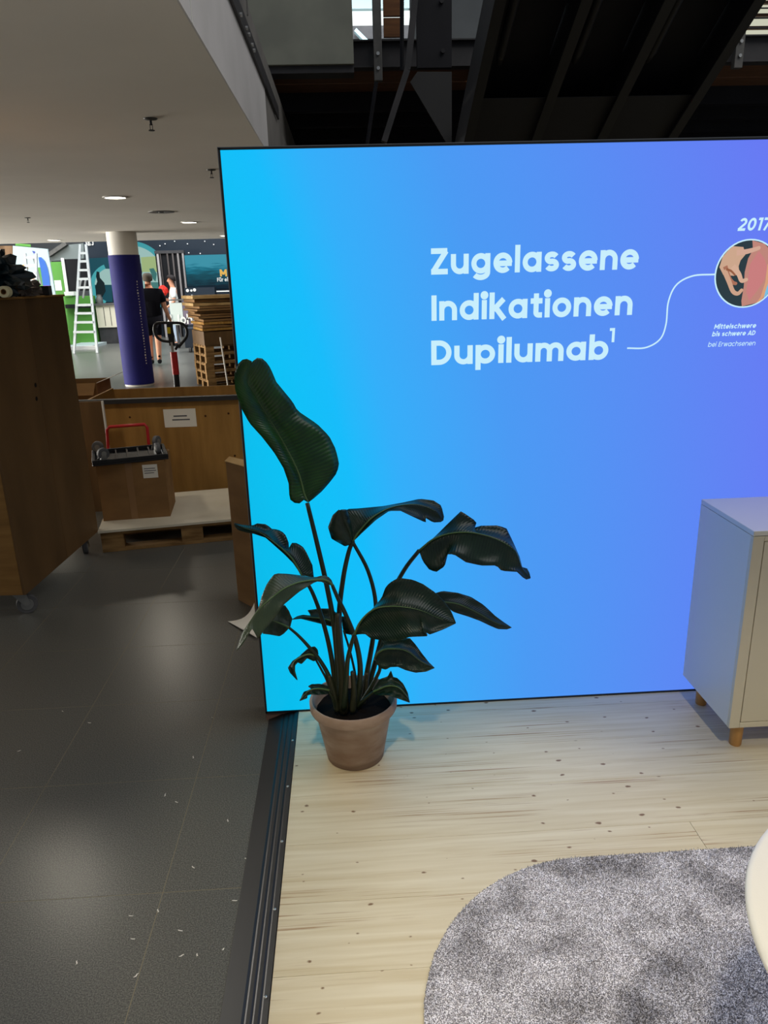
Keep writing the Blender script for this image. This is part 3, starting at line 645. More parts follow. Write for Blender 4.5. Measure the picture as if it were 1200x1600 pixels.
# ------------------------------------------------------------------ potted plant
PX, PY = -.020, 2.400
pt = empty('potted_bird_of_paradise', (PX, PY, 0), 'dark leafy bird of paradise plant in a terracotta pot before the lightbox', 'plant')
potm = bpy.data.materials.new('limewashed_terracotta'); potm.use_nodes = True
def pot_nodes():
    nt = potm.node_tree; N = nt.nodes; L = nt.links; b = N['Principled BSDF']; b.inputs['Roughness'].default_value = .85; b.inputs['Specular IOR Level'].default_value = .15
    tc = N.new('ShaderNodeTexCoord'); n = N.new('ShaderNodeTexNoise'); n.inputs['Scale'].default_value = 7; n.inputs['Detail'].default_value = 6
    mp = N.new('ShaderNodeMapping'); mp.inputs['Scale'].default_value = (1, 1, 2.6); L.new(tc.outputs['Object'], mp.inputs[0]); L.new(mp.outputs[0], n.inputs[0])
    r = N.new('ShaderNodeValToRGB'); e = r.color_ramp.elements; e[0].position = .34; e[0].color = (*srgb(150, 124, 106), 1); e[1].position = .66; e[1].color = (*srgb(178, 158, 142), 1); L.new(n.outputs['Fac'], r.inputs[0])
    # darker band round the foot of the pot
    sx = N.new('ShaderNodeSeparateXYZ'); L.new(tc.outputs['Object'], sx.inputs[0]); ad = N.new('ShaderNodeMath'); ad.operation = 'MULTIPLY_ADD'; L.new(n.outputs['Fac'], ad.inputs[0]); ad.inputs[1].default_value = -.06; L.new(sx.outputs['Z'], ad.inputs[2])
    mr = N.new('ShaderNodeMapRange'); L.new(ad.outputs[0], mr.inputs[0]); mr.inputs[1].default_value = -.012; mr.inputs[2].default_value = .004; mr.inputs[3].default_value = .55; mr.inputs[4].default_value = 0
    mx = N.new('ShaderNodeMix'); mx.data_type = 'RGBA'; L.new(mr.outputs[0], mx.inputs[0]); L.new(r.outputs[0], mx.inputs[6]); mx.inputs[7].default_value = (*srgb(104, 82, 66), 1); L.new(mx.outputs[2], b.inputs['Base Color'])
pot_nodes()
B().lathe([(0, 0), (.101, 0), (.105, .004), (.139, .196), (.143, .200), (.156, .204), (.159, .210), (.160, .236), (.156, .243), (.150, .243), (.146, .236), (.138, .19), (.132, .18), (0, .18)], (PX, PY, 0), 64).build('pot', potm, pt, smooth=True, auto=35)
soilm = mat('dark_soil', (.008, .006, .005), .95, .1, bump=.6, bscale=90)
sm = B(); nb = 30
for i in range(9):
    for k in range(nb):
        r = .136*i/8; a_ = 2*math.pi*k/nb; sm.v.append(Vector((PX+r*math.cos(a_), PY+r*math.sin(a_), .196+.008*random.random()+.012*(1-i/8))))
for i in range(8):
    for k in range(nb): sm.f.append((i*nb+k, i*nb+(k+1) % nb, (i+1)*nb+(k+1) % nb, (i+1)*nb+k))
sm.build('soil', soilm, pt, smooth=True)

def leaf_mat(name, c1, c2, transl):
    m = bpy.data.materials.new(name); m.use_nodes = True; nt = m.node_tree; N = nt.nodes; L = nt.links; b = N['Principled BSDF']
    b.inputs['Roughness'].default_value = .36; b.inputs['Specular IOR Level'].default_value = .45
    uv = N.new('ShaderNodeTexCoord'); sx = N.new('ShaderNodeSeparateXYZ'); L.new(uv.outputs['UV'], sx.inputs[0])
    ab = N.new('ShaderNodeMath'); ab.operation = 'ABSOLUTE'; L.new(sx.outputs['Y'], ab.inputs[0])
    ma = N.new('ShaderNodeMath'); ma.operation = 'MULTIPLY_ADD'; L.new(ab.outputs[0], ma.inputs[0]); ma.inputs[1].default_value = -.16; L.new(sx.outputs['X'], ma.inputs[2])
    w_ = N.new('ShaderNodeMath'); w_.operation = 'MULTIPLY'; L.new(ma.outputs[0], w_.inputs[0]); w_.inputs[1].default_value = 300
    sn = N.new('ShaderNodeMath'); sn.operation = 'SINE'; L.new(w_.outputs[0], sn.inputs[0])
    n = N.new('ShaderNodeTexNoise'); n.inputs['Scale'].default_value = 14; n.inputs['Detail'].default_value = 3; L.new(uv.outputs['Object'], n.inputs[0])
    ad = N.new('ShaderNodeMath'); ad.operation = 'MULTIPLY_ADD'; L.new(sn.outputs[0], ad.inputs[0]); ad.inputs[1].default_value = .12; L.new(n.outputs['Fac'], ad.inputs[2])
    r = N.new('ShaderNodeValToRGB'); e = r.color_ramp.elements; e[0].position = .34; e[0].color = (*c1, 1); e[1].position = .68; e[1].color = (*c2, 1); L.new(ad.outputs[0], r.inputs[0]); L.new(r.outputs[0], b.inputs['Base Color'])
    bp = N.new('ShaderNodeBump'); bp.inputs['Strength'].default_value = .32; bp.inputs['Distance'].default_value = .0011; L.new(sn.outputs[0], bp.inputs['Height']); L.new(bp.outputs[0], b.inputs['Normal'])
    tr = N.new('ShaderNodeBsdfTranslucent'); tr.inputs[0].default_value = (.10, .30, .02, 1); ms = N.new('ShaderNodeMixShader'); ms.inputs[0].default_value = transl
    out = N['Material Output']; L.new(b.outputs[0], ms.inputs[1]); L.new(tr.outputs[0], ms.inputs[2]); L.new(ms.outputs[0], out.inputs[0])
    return m
leafm = leaf_mat('leaf_green', (.004, .018, .011), (.009, .031, .015), .04)
leafbacklit = leaf_mat('leaf_backlit_green', (.007, .036, .012), (.018, .085, .012), .18)  # tall leaf: light shining through is put into the greener base colour
leaflit = leaf_mat('leaf_lit_grey_green', (.028, .050, .026), (.045, .068, .034), .04)  # forward leaf: light from the front is put into the paler colour
stemm = mat('green_petiole', (.014, .026, .010), .45, .4, col2=(.026, .032, .014), nscale=(20, 20, 8))
ribm = mat('pale_midrib', (.10, .17, .06), .5, .3)
sheathm = mat('brown_green_sheath', (.045, .040, .020), .5, .35, col2=(.026, .030, .013), nscale=(30, 30, 5))
def leaf(mid, A, Bp, ys, dA=0.0, dB=0.0, bulge=.01, mtl=None, fn=None, rib=True, n=36, across=5):
    """mid/A/Bp: midrib and both margins (base to tip) as traced points, ys = depths along the midrib, dA/dB = how far each margin stands from it"""
    f = fn or (lambda p: p)
    M_ = resample(cat([f(p) for p in mid], 60), n); A_ = resample([f(p) for p in A], n); B_ = resample([f(p) for p in Bp], n)
    yy = np.interp(np.linspace(0, 1, n), np.linspace(0, 1, len(ys)), ys)
    mb = B(); mb.uv = []
    cols = 2*across+1
    for i in range(n):
        t = i/(n-1); s = math.sin(math.pi*min(1, max(0, t)))**.6
        for k in range(-across, across+1):
            q = abs(k)/across; E_ = A_[i] if k < 0 else B_[i]; dd = dA if k < 0 else dB
            p = M_[i]*(1-q)+E_*q
            Y = yy[i] + dd*s*q + bulge*math.sin(math.pi*q)*s + .004*math.sin(9*t*math.pi+k)*q*s
            mb.v.append(at(p[0], p[1], Y=Y)); mb.uv.append((t, k/across*.5))
    for i in range(n-1):
        for k in range(cols-1): mb.f.append((i*cols+k, i*cols+k+1, (i+1)*cols+k+1, (i+1)*cols+k))
    lf = mb.build('leaf', mtl or leafm, pt, smooth=True)
    so = lf.modifiers.new('thick', 'SOLIDIFY'); so.thickness = .0014; so.offset = 0
    if rib:
        k = int(n*.9)
        B().tube([at(M_[i][0], M_[i][1], Y=yy[i]-.003) for i in range(k)], [max(.0006, .0040*(1-i/k)) for i in range(k)], 6).build('midrib', ribm, lf, smooth=True)
    return lf
def stem(pts, ys, r0_, r1_, mtl=None):
    P = cat([(p[0], p[1], y) for p, y in zip(pts, ys)], 26); n = len(P)
    B().tube([at(p[0], p[1], Y=p[2]) for p in P], [r0_+(r1_-r0_)*(i/(n-1))**.7 for i in range(n)], 10).build('petiole', mtl or stemm, pt, smooth=True)
Z1 = lambda p: (340+p[0]*.18333, 540+p[1]*.18333)
Z2 = lambda p: (500+p[0]*.3, 760+p[1]*.3)
Z3 = lambda p: (350+p[0]/6, 800+p[1]/6)
Z4 = lambda p: (440+p[0]/6, 920+p[1]/6)
Z5 = lambda p: (540+p[0]*.23333, 900+p[1]*.23333)
# tall leaf
leaf([(770,1330),(740,1270),(690,1090),(600,900),(500,720),(400,560),(310,400),(250,290),(290,150)],
     [(770,1335),(740,1310),(690,1352),(640,1335),(612,1305),(605,1170),(560,1040),(480,910),(380,780),(270,660),(200,530),(150,380),(140,250),(170,160),(230,103),(292,133)],
     [(775,1335),(800,1318),(890,1240),(960,1160),(1020,1080),(1035,1000),(1005,880),(950,770),(850,670),(680,555),(640,480),(590,420),(500,310),(450,190),(400,120),(350,95),(300,133)],
     [2.42, 2.44, 2.46, 2.46, 2.43, 2.38], -.05, .03, -.02, leafbacklit, Z1)
# arching leaf in the middle and the dark lobe beside it
leaf([(172,285),(200,240),(270,165),(350,118),(430,97),(520,97),(600,130),(638,175)],
     [(160,270),(150,215),(140,150),(135,118),(200,115),(330,103),(430,85),(520,65),(590,72),(632,100),(646,160),(642,178)],
     [(180,280),(215,245),(290,175),(360,127),(420,127),(500,165),(552,189),(548,160),(552,165),(590,188),(632,186),(642,178)],
     [2.40, 2.42, 2.46, 2.50, 2.52], .05, -.03, .01, leafm, Z2)
leaf([(168,290),(140,230),(115,180),(104,124)], [(165,300),(130,312),(60,272),(42,212),(66,150),(98,121)], [(172,285),(168,230),(160,180),(140,120),(108,121)], [2.40, 2.38, 2.36], .0, .02, -.015, leafm, Z2, rib=False)
# right leaf
leaf([(515,335),(590,275),(680,245),(780,240),(880,260),(960,295),(1020,340),(1052,425),(1094,478)],
     [(515,333),(590,270),(650,210),(735,128),(818,185),(783,226),(830,205),(930,203),(972,220),(1010,300),(1040,370),(1052,420),(1085,430),(1097,476)],
     [(516,338),(535,390),(570,435),(605,446),(655,412),(640,390),(668,350),(700,355),(760,395),(840,412),(920,412),(945,440),(1030,445),(1050,470),(1075,485),(1096,480)],
     [2.46, 2.44, 2.42, 2.42, 2.44], .06, -.05, .012, leafm, Z2)
# narrow leaf behind the big dark one
leaf([(520,225),(600,190),(660,175),(760,190),(880,245),(1000,310),(1110,345)],
     [(540,190),(600,115),(650,100),(750,112),(840,140),(920,190),(1000,265),(1060,310),(1112,345)],
     [(530,235),(600,215),(680,210),(720,240),(800,265),(900,300),(960,330),(1020,355),(1080,358),(1112,346)],
     [2.50, 2.52, 2.55], .03, -.01, .005, leafm, Z5)
# big dark leaf
leaf([(60,392),(90,320),(150,250),(220,212),(330,203),(440,215),(530,240),(620,280),(737,315)],
     [(60,390),(110,300),(185,215),(240,150),(270,70),(310,35),(355,12),(450,25),(520,55),(600,110),(660,170),(710,240),(738,312)],
     [(62,396),(90,390),(130,388),(170,420),(240,430),(310,440),(380,425),(430,408),(556,403),(506,361),(565,392),(660,355),(738,317)],
     [2.30, 2.26, 2.22, 2.22, 2.24], .05, -.03, .02, leafm, Z5)
leaf([(195,548),(225,508),(280,488),(370,492),(430,515),(500,570),(592,615)], [(195,535),(235,460),(245,430),(430,415),(470,460),(520,530),(560,580),(595,614)], [(192,560),(210,592),(240,620),(270,628),(300,610),(350,608),(400,630),(470,648),(540,640),(595,617)], [2.36, 2.33, 2.31], .04, -.02, .01, leafm, Z5)
leaf([(185,775),(280,738),(350,745),(400,790),(428,845)], [(185,755),(230,690),(282,672),(304,632),(318,676),(345,683),(385,720),(415,780),(430,845)], [(183,790),(230,800),(290,800),(350,820),(428,848)], [2.34, 2.29, 2.25], .03, -.02, .012, leafm, Z5)
# left leaves
leaf([(730,592),(640,440),(540,340),(430,255),(330,190),(220,160),(95,112)],
     [(842,612),(830,500),(770,370),(735,320),(680,290),(630,290),(665,390),(655,425),(610,375),(605,280),(570,200),(500,160),(455,165),(400,115),(300,105),(270,130),(160,120),(95,100)],
     [(722,588),(650,480),(560,390),(470,310),(390,240),(285,205),(210,190),(130,170),(95,128)],
     [2.44, 2.46, 2.50, 2.52], .05, .0, .01, leafm, Z3)
leaf([(1018,684),(960,640),(870,635),(700,660),(560,720),(430,820),(340,900),(260,1000),(190,1130),(120,1300)],
     [(1022,676),(1000,620),(950,595),(900,600),(850,615),(720,595),(600,580),(480,575),(440,620),(400,680),(390,700),(350,800),(330,890),(260,1000),(170,1130),(118,1298)],
     [(1018,688),(960,680),(920,655),(860,650),(800,690),(700,750),(560,870),(470,1000),(380,1100),(320,1197),(265,1085),(185,1225),(122,1300)],
     [2.32, 2.28, 2.22, 2.17, 2.14, 2.12], .04, -.02, .0, leaflit, Z3)
leaf([(610,1085),(540,1050),(460,1020),(400,1010)], [(622,1072),(640,1000),(610,930),(570,870),(480,920),(400,1005)], [(602,1097),(560,1140),(520,1165),(440,1150),(360,1140),(380,1060),(400,1015)], [2.36, 2.38, 2.40], .03, -.02, .01, leafm, Z3)
leaf([(1090,1050),(950,1005),(850,992),(740,985),(640,1006)], [(1110,990),(1060,950),(1000,905),(900,905),(780,920),(835,972),(740,965),(690,975),(640,1004)], [(1110,1085),(1060,1080),(1000,1072),(900,1045),(800,1020),(720,1000),(640,1009)], [2.50, 2.53, 2.55], .03, -.02, .01, leafm, Z3)
leaf([(700,420),(640,370),(600,310),(570,260)], [(640,430),(600,420),(575,380),(565,300),(566,258)], [(700,410),(680,380),(655,320),(640,290),(575,256)], [2.50, 2.50, 2.5], .01, .01, .005, leafm, Z4, rib=False)
leaf([(340,635),(260,615),(180,640),(110,705),(145,850)], [(345,610),(340,570),(310,540),(280,545),(240,565),(170,630),(100,680),(58,740),(80,790),(144,856)], [(330,670),(300,680),(240,650),(187,705),(150,690),(125,720),(125,770),(149,856)], [2.36, 2.33, 2.32], .02, -.01, .008, leafm, Z4)
leaf([(445,950),(340,935),(250,960),(170,1050)], [(440,910),(350,890),(280,895),(245,915),(292,935),(210,965),(170,1045)], [(445,985),(340,995),(270,990),(240,1000),(240,1025),(170,1051)], [2.32, 2.27, 2.24], .02, -.015, .008, leafm, Z4)
# petioles, base first
stem([(533,1106),(529,1060),(523,985),(511,917),(494,843),(480,786)], [2.37, 2.37, 2.38, 2.39, 2.41, 2.42], .0125, .0075)
stem([(541,1106),(535,1040),(530,965),(536,905),(545,862),(552,845)], [2.38, 2.38, 2.385, 2.39, 2.40, 2.40], .0125, .007)
stem([(562,1104),(573,1053),(583,995),(587,943),(575,892),(550,845)], [2.42, 2.43, 2.44, 2.43, 2.41, 2.40], .012, .006)
stem([(566,1104),(585,1040),(599,985),(612,930),(632,890),(655,860)], [2.44, 2.45, 2.46, 2.47, 2.47, 2.46], .011, .007)
stem([(560,1106),(575,1070),(596,1000),(620,955),(661,950)], [2.45, 2.46, 2.48, 2.50, 2.50], .009, .006)
stem([(537,1108),(541,1062),(543,1033),(548,1010),(554,990)], [2.33, 2.32, 2.32, 2.31, 2.30], .011, .0065)
stem([(560,1106),(572,1086),(584,1066),(594,1043),(587,1028)], [2.38, 2.375, 2.37, 2.365, 2.36], .009, .006)
stem([(552,1108),(566,1096),(584,1081)], [2.36, 2.35, 2.34], .008, .005)
stem([(527,1104),(520,1040),(508,983),(490,930),(472,898)], [2.38, 2.39, 2.41, 2.43, 2.44], .0115, .006)
stem([(555,1106),(563,1050),(556,1002),(540,960),(528,935),(519,914)], [2.36, 2.35, 2.34, 2.33, 2.325, 2.32], .0125, .006)
stem([(528,1108),(516,1062),(500,1032),(482,1010),(466,993),(452,981)], [2.35, 2.35, 2.35, 2.355, 2.36, 2.36], .010, .0045)
stem([(557,1104),(556,1062),(548,1022),(537,985)], [2.44, 2.46, 2.48, 2.50], .006, .004)
stem([(524,1106),(512,1066),(503,1048),(493,1030)], [2.36, 2.36, 2.36, 2.36], .006, .0035)
stem([(526,1108),(520,1092),(513,1079)], [2.34, 2.33, 2.32], .006, .004)
# sheathing leaf bases in the middle of the clump
for pts, ys_, ra, rb in ((((537,1110),(535,1060),(529,1000),(527,958)), (2.35, 2.355, 2.365, 2.375), .026, .011), (((551,1110),(553,1080),(551,1050)), (2.34, 2.335, 2.33), .016, .010), (((527,1110),(521,1080),(514,1055)), (2.345, 2.345, 2.35), .014, .009), (((564,1110),(570,1080),(574,1050)), (2.41, 2.42, 2.43), .017, .012)):
    P = cat([(p[0], p[1], y) for p, y in zip(pts, ys_)], 14)
    B().tube([at(p[0], p[1], Y=p[2]) for p in P], [ra+(rb-ra)*i/(len(P)-1) for i in range(len(P))], 12, flat=.8).build('leaf_sheath', sheathm, pt, smooth=True)

# ================================================================== CLUTTER BEHIND THE STAND
from mathutils import noise as mnoise
def caster(parent, x, y, ztop, r=.05, name='caster', swivel=0.0):
    """caster under a local point (local coordinates of the parent)"""
    m = B().box((x-.05, y-.04, ztop-.006), (x+.05, y+.04, ztop)); zc = r
    R_ = Matrix.Rotation(swivel, 3, 'Z')
    for s in (-1, 1):
        pl = [R_ @ Vector(p) for p in ((-.035, s*.024, ztop-.006), (.035, s*.024, ztop-.006), (.052, s*.024, zc+.005), (.03, s*.024, zc-.012))]
        m.prism([Vector((x, y, 0))+p for p in pl], R_ @ Vector((0, .004*s, 0)))
    c = m.build(name, castermetal, parent, local=True)
    w_ = B(); n = 22; ax = R_ @ Vector((0, 1, 0)); ex = R_ @ Vector((1, 0, 0)); ctr = Vector((x, y, r)) + ex*.035
    def ring(rr_, o): return [ctr + ex*(rr_*math.cos(2*math.pi*k/n)) + Vector((0, 0, rr_*math.sin(2*math.pi*k/n))) + ax*o for k in range(n)]
    def drum(m_, rr_, hw):
        m_.v += ring(rr_*.96, -hw) + ring(rr_, -hw*.7) + ring(rr_, hw*.7) + ring(rr_*.96, hw)
        b = len(m_.v)-4*n
        for j in range(3):
            for k in range(n): m_.f.append((b+j*n+k, b+j*n+(k+1) % n, b+(j+1)*n+(k+1) % n, b+(j+1)*n+k))
        m_.f.append(tuple(b+k for k in range(n))); m_.f.append(tuple(b+3*n+k for k in reversed(range(n)))); return m_
    drum(w_, r, .016).build('wheel', rubber, c, local=True)
    drum(B(), r*.62, .0185).build('wheel_hub', castermetal, c, local=True)
    return c
# ------------------------------------------------------------------ tall plywood crate on casters
cr = empty('rolling_crate', (-1.79, 3.847, F), 'tall brown plywood crate on swivel casters at the left edge', 'crate', rz=-math.atan2(.062, 1.073))
def lp(b_, name, mt, par=cr, **k): return b_.build(name, mt, par, local=True, **k)
cz0, cz1 = .14, 1.694
lp(B().box((-.015, 0, cz0), (0, .5585, cz1-.012)), 'side_panel', plybrown, bevel=.002)
lp(B().box((-.015, .5605, cz0), (0, 1.075, cz1-.012)), 'side_panel', plybrown, bevel=.002)
lp(B().box((-.85, 0, cz0), (-.0155, .015, cz1-.012)), 'front_panel', ply, bevel=.002)  # front face: falling light is put into its lighter plywood tone
lp(B().box((-.85, 1.06, cz0), (-.0155, 1.075, cz1-.012)), 'rear_panel', plybrown, bevel=.002)
lp(B().box((-.85, .0155, cz0), (-.835, 1.0595, cz1-.012)), 'side_panel', plybrown)
lp(B().box((-.86, -.008, cz1-.012), (.008, 1.083, cz1)), 'lid', ply, bevel=.003)
lp(B().box((-.83, .02, cz0), (-.02, 1.055, cz0+.02)), 'base', ply)
for y, z in ((.515, 1.21), (.50, 1.135)):
    lp(B().lathe([(0, 0), (.013, 0), (.013, .0012), (0, .0012)], (0, y, z), 12, 'x'), 'bolt_hole', blackmatte)
for x, y, a_ in ((-.075, .065, .5), (-.075, 1.0, 1.9), (-.78, .065, 2.4), (-.78, 1.0, 1.2)): caster(cr, x, y, cz0, .055, swivel=a_)
# things lying on the crate
def blob(name, c, rad, seed, amp, mt, label, catg, zfloor, n=28, freq=4.0):
    m = B(); c = Vector(c)
    for i in range(n//2+1):
        ph_ = math.pi*i/(n//2)
        for k in range(n):
            th = 2*math.pi*k/n; d = Vector((math.sin(ph_)*math.cos(th), math.sin(ph_)*math.sin(th), math.cos(ph_)))
            q = 1+amp*(abs(mnoise.noise(d*freq*.5+Vector((seed, 0, 0))))*2-.5)+amp*.4*mnoise.noise(d*freq*1.6+Vector((0, seed, 0)))
            p = Vector((d.x*rad[0]*q, d.y*rad[1]*q, d.z*rad[2]*q))+c; p.z = max(p.z, zfloor); m.v.append(p)
    for i in range(n//2):
        for k in range(n): m.f.append((i*n+k, i*n+(k+1) % n, (i+1)*n+(k+1) % n, (i+1)*n+k))
    return m.build(name, mt, label=label, cat=catg)
ctop = F+cz1+.001
bagm = mat('black_teal_plastic', srgb(14, 34, 42), .25, .6)
p = at(2, 432, Y=4.15); blob('rubbish_bag', (p.x-.06, 4.15, 1.75), (.16, .16, .12), 3.1, .45, bagm, 'crumpled black plastic bag on top of the rolling crate', 'bag', ctop, 40, 5)
p = at(34, 446, Y=4.45); blob('grey_cloth', (p.x, 4.45, 1.69), (.085, .1, .065), 9.4, .5, mat('grey_brown_cloth', srgb(92, 84, 80), .9, .1), 'bunched grey cloth beside the black bag on the crate', 'cloth', ctop, 30, 5)
p = at(64, 451, Y=4.7); ty0 = p.x
tr = empty('black_tray', (p.x, 4.7, ctop), 'small black open tray on the crate next to the grey cloth', 'tray', rz=.2)
for lo, hi in (((-.05, -.06, 0), (.05, .06, .005)), ((-.05, -.06, 0), (-.046, .06, .05)), ((.046, -.06, 0), (.05, .06, .05)), ((-.05, .056, 0), (.05, .06, .052)), ((-.05, -.06, 0), (.05, -.056, .046))):
    B().box(lo, hi).build('tray_wall', black, tr, local=True)
p = at(8, 455, Y=3.98)
rl = empty('tape_roll', (p.x, 3.98, ctop), 'cream roll of tape standing at the edge of the crate lid', 'tape roll')
B().lathe([(.014, -.02), (.028, -.02), (.028, .02), (.014, .02), (.014, -.02)], (p.x, 3.98, ctop+.028), 22, 'y', cap=False).build('tape', mat('cream_tape', srgb(220, 214, 176), .5, .3), rl, smooth=True, auto=40)
B().lathe([(.011, -.021), (.014, -.021), (.014, .021), (.011, .021), (.011, -.021)], (p.x, 3.98, ctop+.028), 18, 'y', cap=False).build('core', card, rl, smooth=True, auto=40)
# ------------------------------------------------------------------ pallets
def make_pallet(name, loc, rz, label, group, L_=1.2, Wd=.8, h=.144, mt=rawwood):
    p = empty(name, loc, label, 'pallet', group, rz=rz)
    for k in range(3): B().box((0, k*(Wd-.1)/2, 0), (L_, k*(Wd-.1)/2+.1, .022)).build('bottom_board', mt, p, local=True)
    for i in range(3):
        for k in range(3): B().box((i*(L_-.145)/2, k*(Wd-.1)/2, .0225), (i*(L_-.145)/2+.145, k*(Wd-.1)/2+.1, h-.0445)).build('block', mt, p, local=True)
    for i in range(3): B().box((i*(L_-.145)/2, 0, h-.044), (i*(L_-.145)/2+.145, Wd, h-.0225)).build('cross_board', mt, p, local=True)
    for k in range(5): B().box((0, k*(Wd-.13)/4, h-.022), (L_, k*(Wd-.13)/4+.13, h)).build('deck_board', mt, p, local=True)
    return p
PR = .175
make_pallet('euro_pallet', (-1.70, 4.87, F+.001), PR, 'wooden pallet on the tiles carrying a white board and carton', None, 1.2, .80)
Rp = Matrix.Rotation(PR, 4, 'Z')
def pal(x, y, z): return Matrix.Translation((-1.70, 4.87, F)) @ Rp @ Vector((x, y, z))
B().box((-.012, -.018, 0), (1.21, .825, .016), Rp.to_3x3(), (-1.70, 4.87, F+.1455)).build('white_board', whiteboard, label='white laminated board lying flat on the floor pallet', cat='board')
zt2 = F+.1620
# carton on the board
bx = empty('carton', (-1.735, 5.075, zt2), 'large brown cardboard carton with white label on the white board', 'box', rz=.115)
bw, bd, bh = .455, .38, .405
for nm, lo, hi in (('front_wall', (0, 0, 0), (bw, .005, bh)), ('rear_wall', (0, bd-.005, 0), (bw, bd, bh)), ('side_wall', (0, .005, 0), (.005, bd-.005, bh)), ('side_wall', (bw-.005, .005, 0), (bw, bd-.005, bh)), ('bottom', (.005, .005, 0), (bw-.005, bd-.005, .005)), ('top_flap', (.002, .002, bh), (bw-.002, bd*.5-.002, bh+.004)), ('top_flap', (.002, bd*.5+.002, bh), (bw-.002, bd-.002, bh+.004))):
    B().box(lo, hi).build(nm, card, bx, local=True)
lb2 = B().box((.305, -.0012, .29), (.405, 0, .385)).build('label_sheet', paper, bx, local=True)
for k, (a_, b2) in enumerate(((.315, .39), (.315, .395), (.315, .38))): B().box((a_, -.0018, .335-.016*k+.02), (b2, -.0011, .340-.016*k+.02)).build('printed_line', ink, lb2, local=True)
B().box((.19, -.001, 0), (.235, 0, bh)).build('packing_tape', mat('brown_tape', srgb(140, 104, 66), .35, .5), bx, local=True)
# upturned black dolly on the carton
ztop = zt2+bh+.0045
dl = empty('plastic_dolly', (-1.55, 5.26, ztop), 'upturned black plastic dolly with four casters lying on the carton', 'dolly', rz=.30)
dw, dd = .25, .19
B().box((-dw, -dd, 0), (dw, dd, .012)).build('deck', black, dl, local=True, bevel=.004)
for lo, hi in (((-dw, -dd, .012), (dw, -dd+.02, .04)), ((-dw, dd-.02, .012), (dw, dd, .04)), ((-dw, -dd+.02, .012), (-dw+.02, dd-.02, .04)), ((dw-.02, -dd+.02, .012), (dw, dd-.02, .04))): B().box(lo, hi).build('rim', black, dl, local=True, bevel=.003)
for k in range(5): B().box((-dw+.08+k*.075, -dd+.02, .012), (-dw+.09+k*.075, dd-.02, .032)).build('rib', black, dl, local=True)
for i, (x, y, a_) in enumerate(((-dw+.06, -dd+.07, .4), (dw-.06, -dd+.06, 1.8), (-dw+.06, dd-.05, 2.9), (dw-.06, dd-.05, .9))):
    R_ = Matrix.Rotation(a_, 3, 'Z'); m = B()
    for s in (-1, 1): m.prism([Vector((x, y, 0))+R_ @ Vector(q) for q in ((-.03, s*.02, .012), (.03, s*.02, .012), (.03, s*.02, .06), (0, s*.02, .06))], R_ @ Vector((0, .003*s, 0)))
    c_ = m.build('caster', castermetal, dl, local=True); ex = R_ @ Vector((1, 0, 0)); ay = R_ @ Vector((0, 1, 0)); ctr = Vector((x, y, .068))+ex*.018
    m = B().tube([ctr-ay*.015, ctr-ay*.012, ctr+ay*.012, ctr+ay*.015], [.034, .040, .040, .034], 20); m.build('wheel', rubber, c_, local=True)
    B().tube([ctr-ay*.017, ctr+ay*.017], .018, 12).build('wheel_hub', castermetal, c_, local=True)
# red tubular frame behind the carton
zf = zt2
rd = empty('red_hand_truck', (-1.75, 5.66, zf), 'red tubular hand truck frame standing behind the carton', 'hand truck')
P = [at(q[0], q[1], Y=5.66) for q in ((169, 700), (167, 672), (171, 667), (226, 663), (230, 668), (233, 700))]
P = [Vector((P[0].x, 5.66, zf))]+P+[Vector((P[-1].x, 5.66, zf))]
B().tube(P, .012, 8).build('frame_tube', red, rd, smooth=True)
B().tube([(P[0].x, 5.66, zf+.12), (P[-1].x, 5.66, zf+.12)], .010, 8).build('cross_tube', red, rd, smooth=True)
B().box((P[0].x-.02, 5.60, zf), (P[-1].x+.02, 5.68, zf+.006)).build('toe_plate', red, rd)
# open plywood crate with black top rail
YC = 6.06
oc = empty('open_plywood_crate', (-1.3, YC+.45, F), 'open pine plywood crate with a black rail along its front rim', 'crate')
zc_ = at(250, 628, Y=YC).z; xl, xr = at(150, 680, Y=YC).x-.12, -.45
B().box((xl, YC, F), (xr, YC+.018, zc_)).build('front_panel', plygold, oc)
zr_ = at(280, 605, Y=YC+.95).z
B().box((xl, YC+.95, F), (xr, YC+.968, zr_)).build('rear_panel', plygold, oc)
for x in (xl, xr-.018): B().box((x, YC+.0185, F), (x+.018, YC+.9495, zc_)).build('side_panel', plygold, oc)
B().box((xl+.02, YC+.02, F), (xr-.02, YC+.945, F+.02)).build('bottom', plygold, oc)
B().box((xl-.2, YC-.03, zc_), (xr, YC+.03, zc_+.035)).build('rail', mat('black_rail', srgb(44, 44, 46), .5, .4), oc)
for (px, py) in ((269, 652), (203, 652), (321, 650), (357, 646), (367, 712)):
    q = at(px, py, Y=YC); B().lathe([(0, -.0012), (.009, -.0012), (.009, 0), (0, 0)], q, 10, 'y').build('knot', mat('dark_knot', srgb(70, 44, 22), .8, .2) if 'dark_knot' not in MATS else MATS['dark_knot'], oc)
q0, q1 = at(258, 668, Y=YC), at(305, 638, Y=YC)
nt_ = B().box((q0.x, YC-.002, q0.z), (q1.x, YC-.0003, q1.z)).build('paper_notice', paper, oc, label='white paper notice')
for k, (a_, b2) in enumerate(((.3, .72), (.25, .8))): B().box((q0.x+(q1.x-q0.x)*a_, YC-.0028, q0.z+.085-.03*k), (q0.x+(q1.x-q0.x)*b2, YC-.0019, q0.z+.095-.03*k)).build('printed_line', ink, nt_)
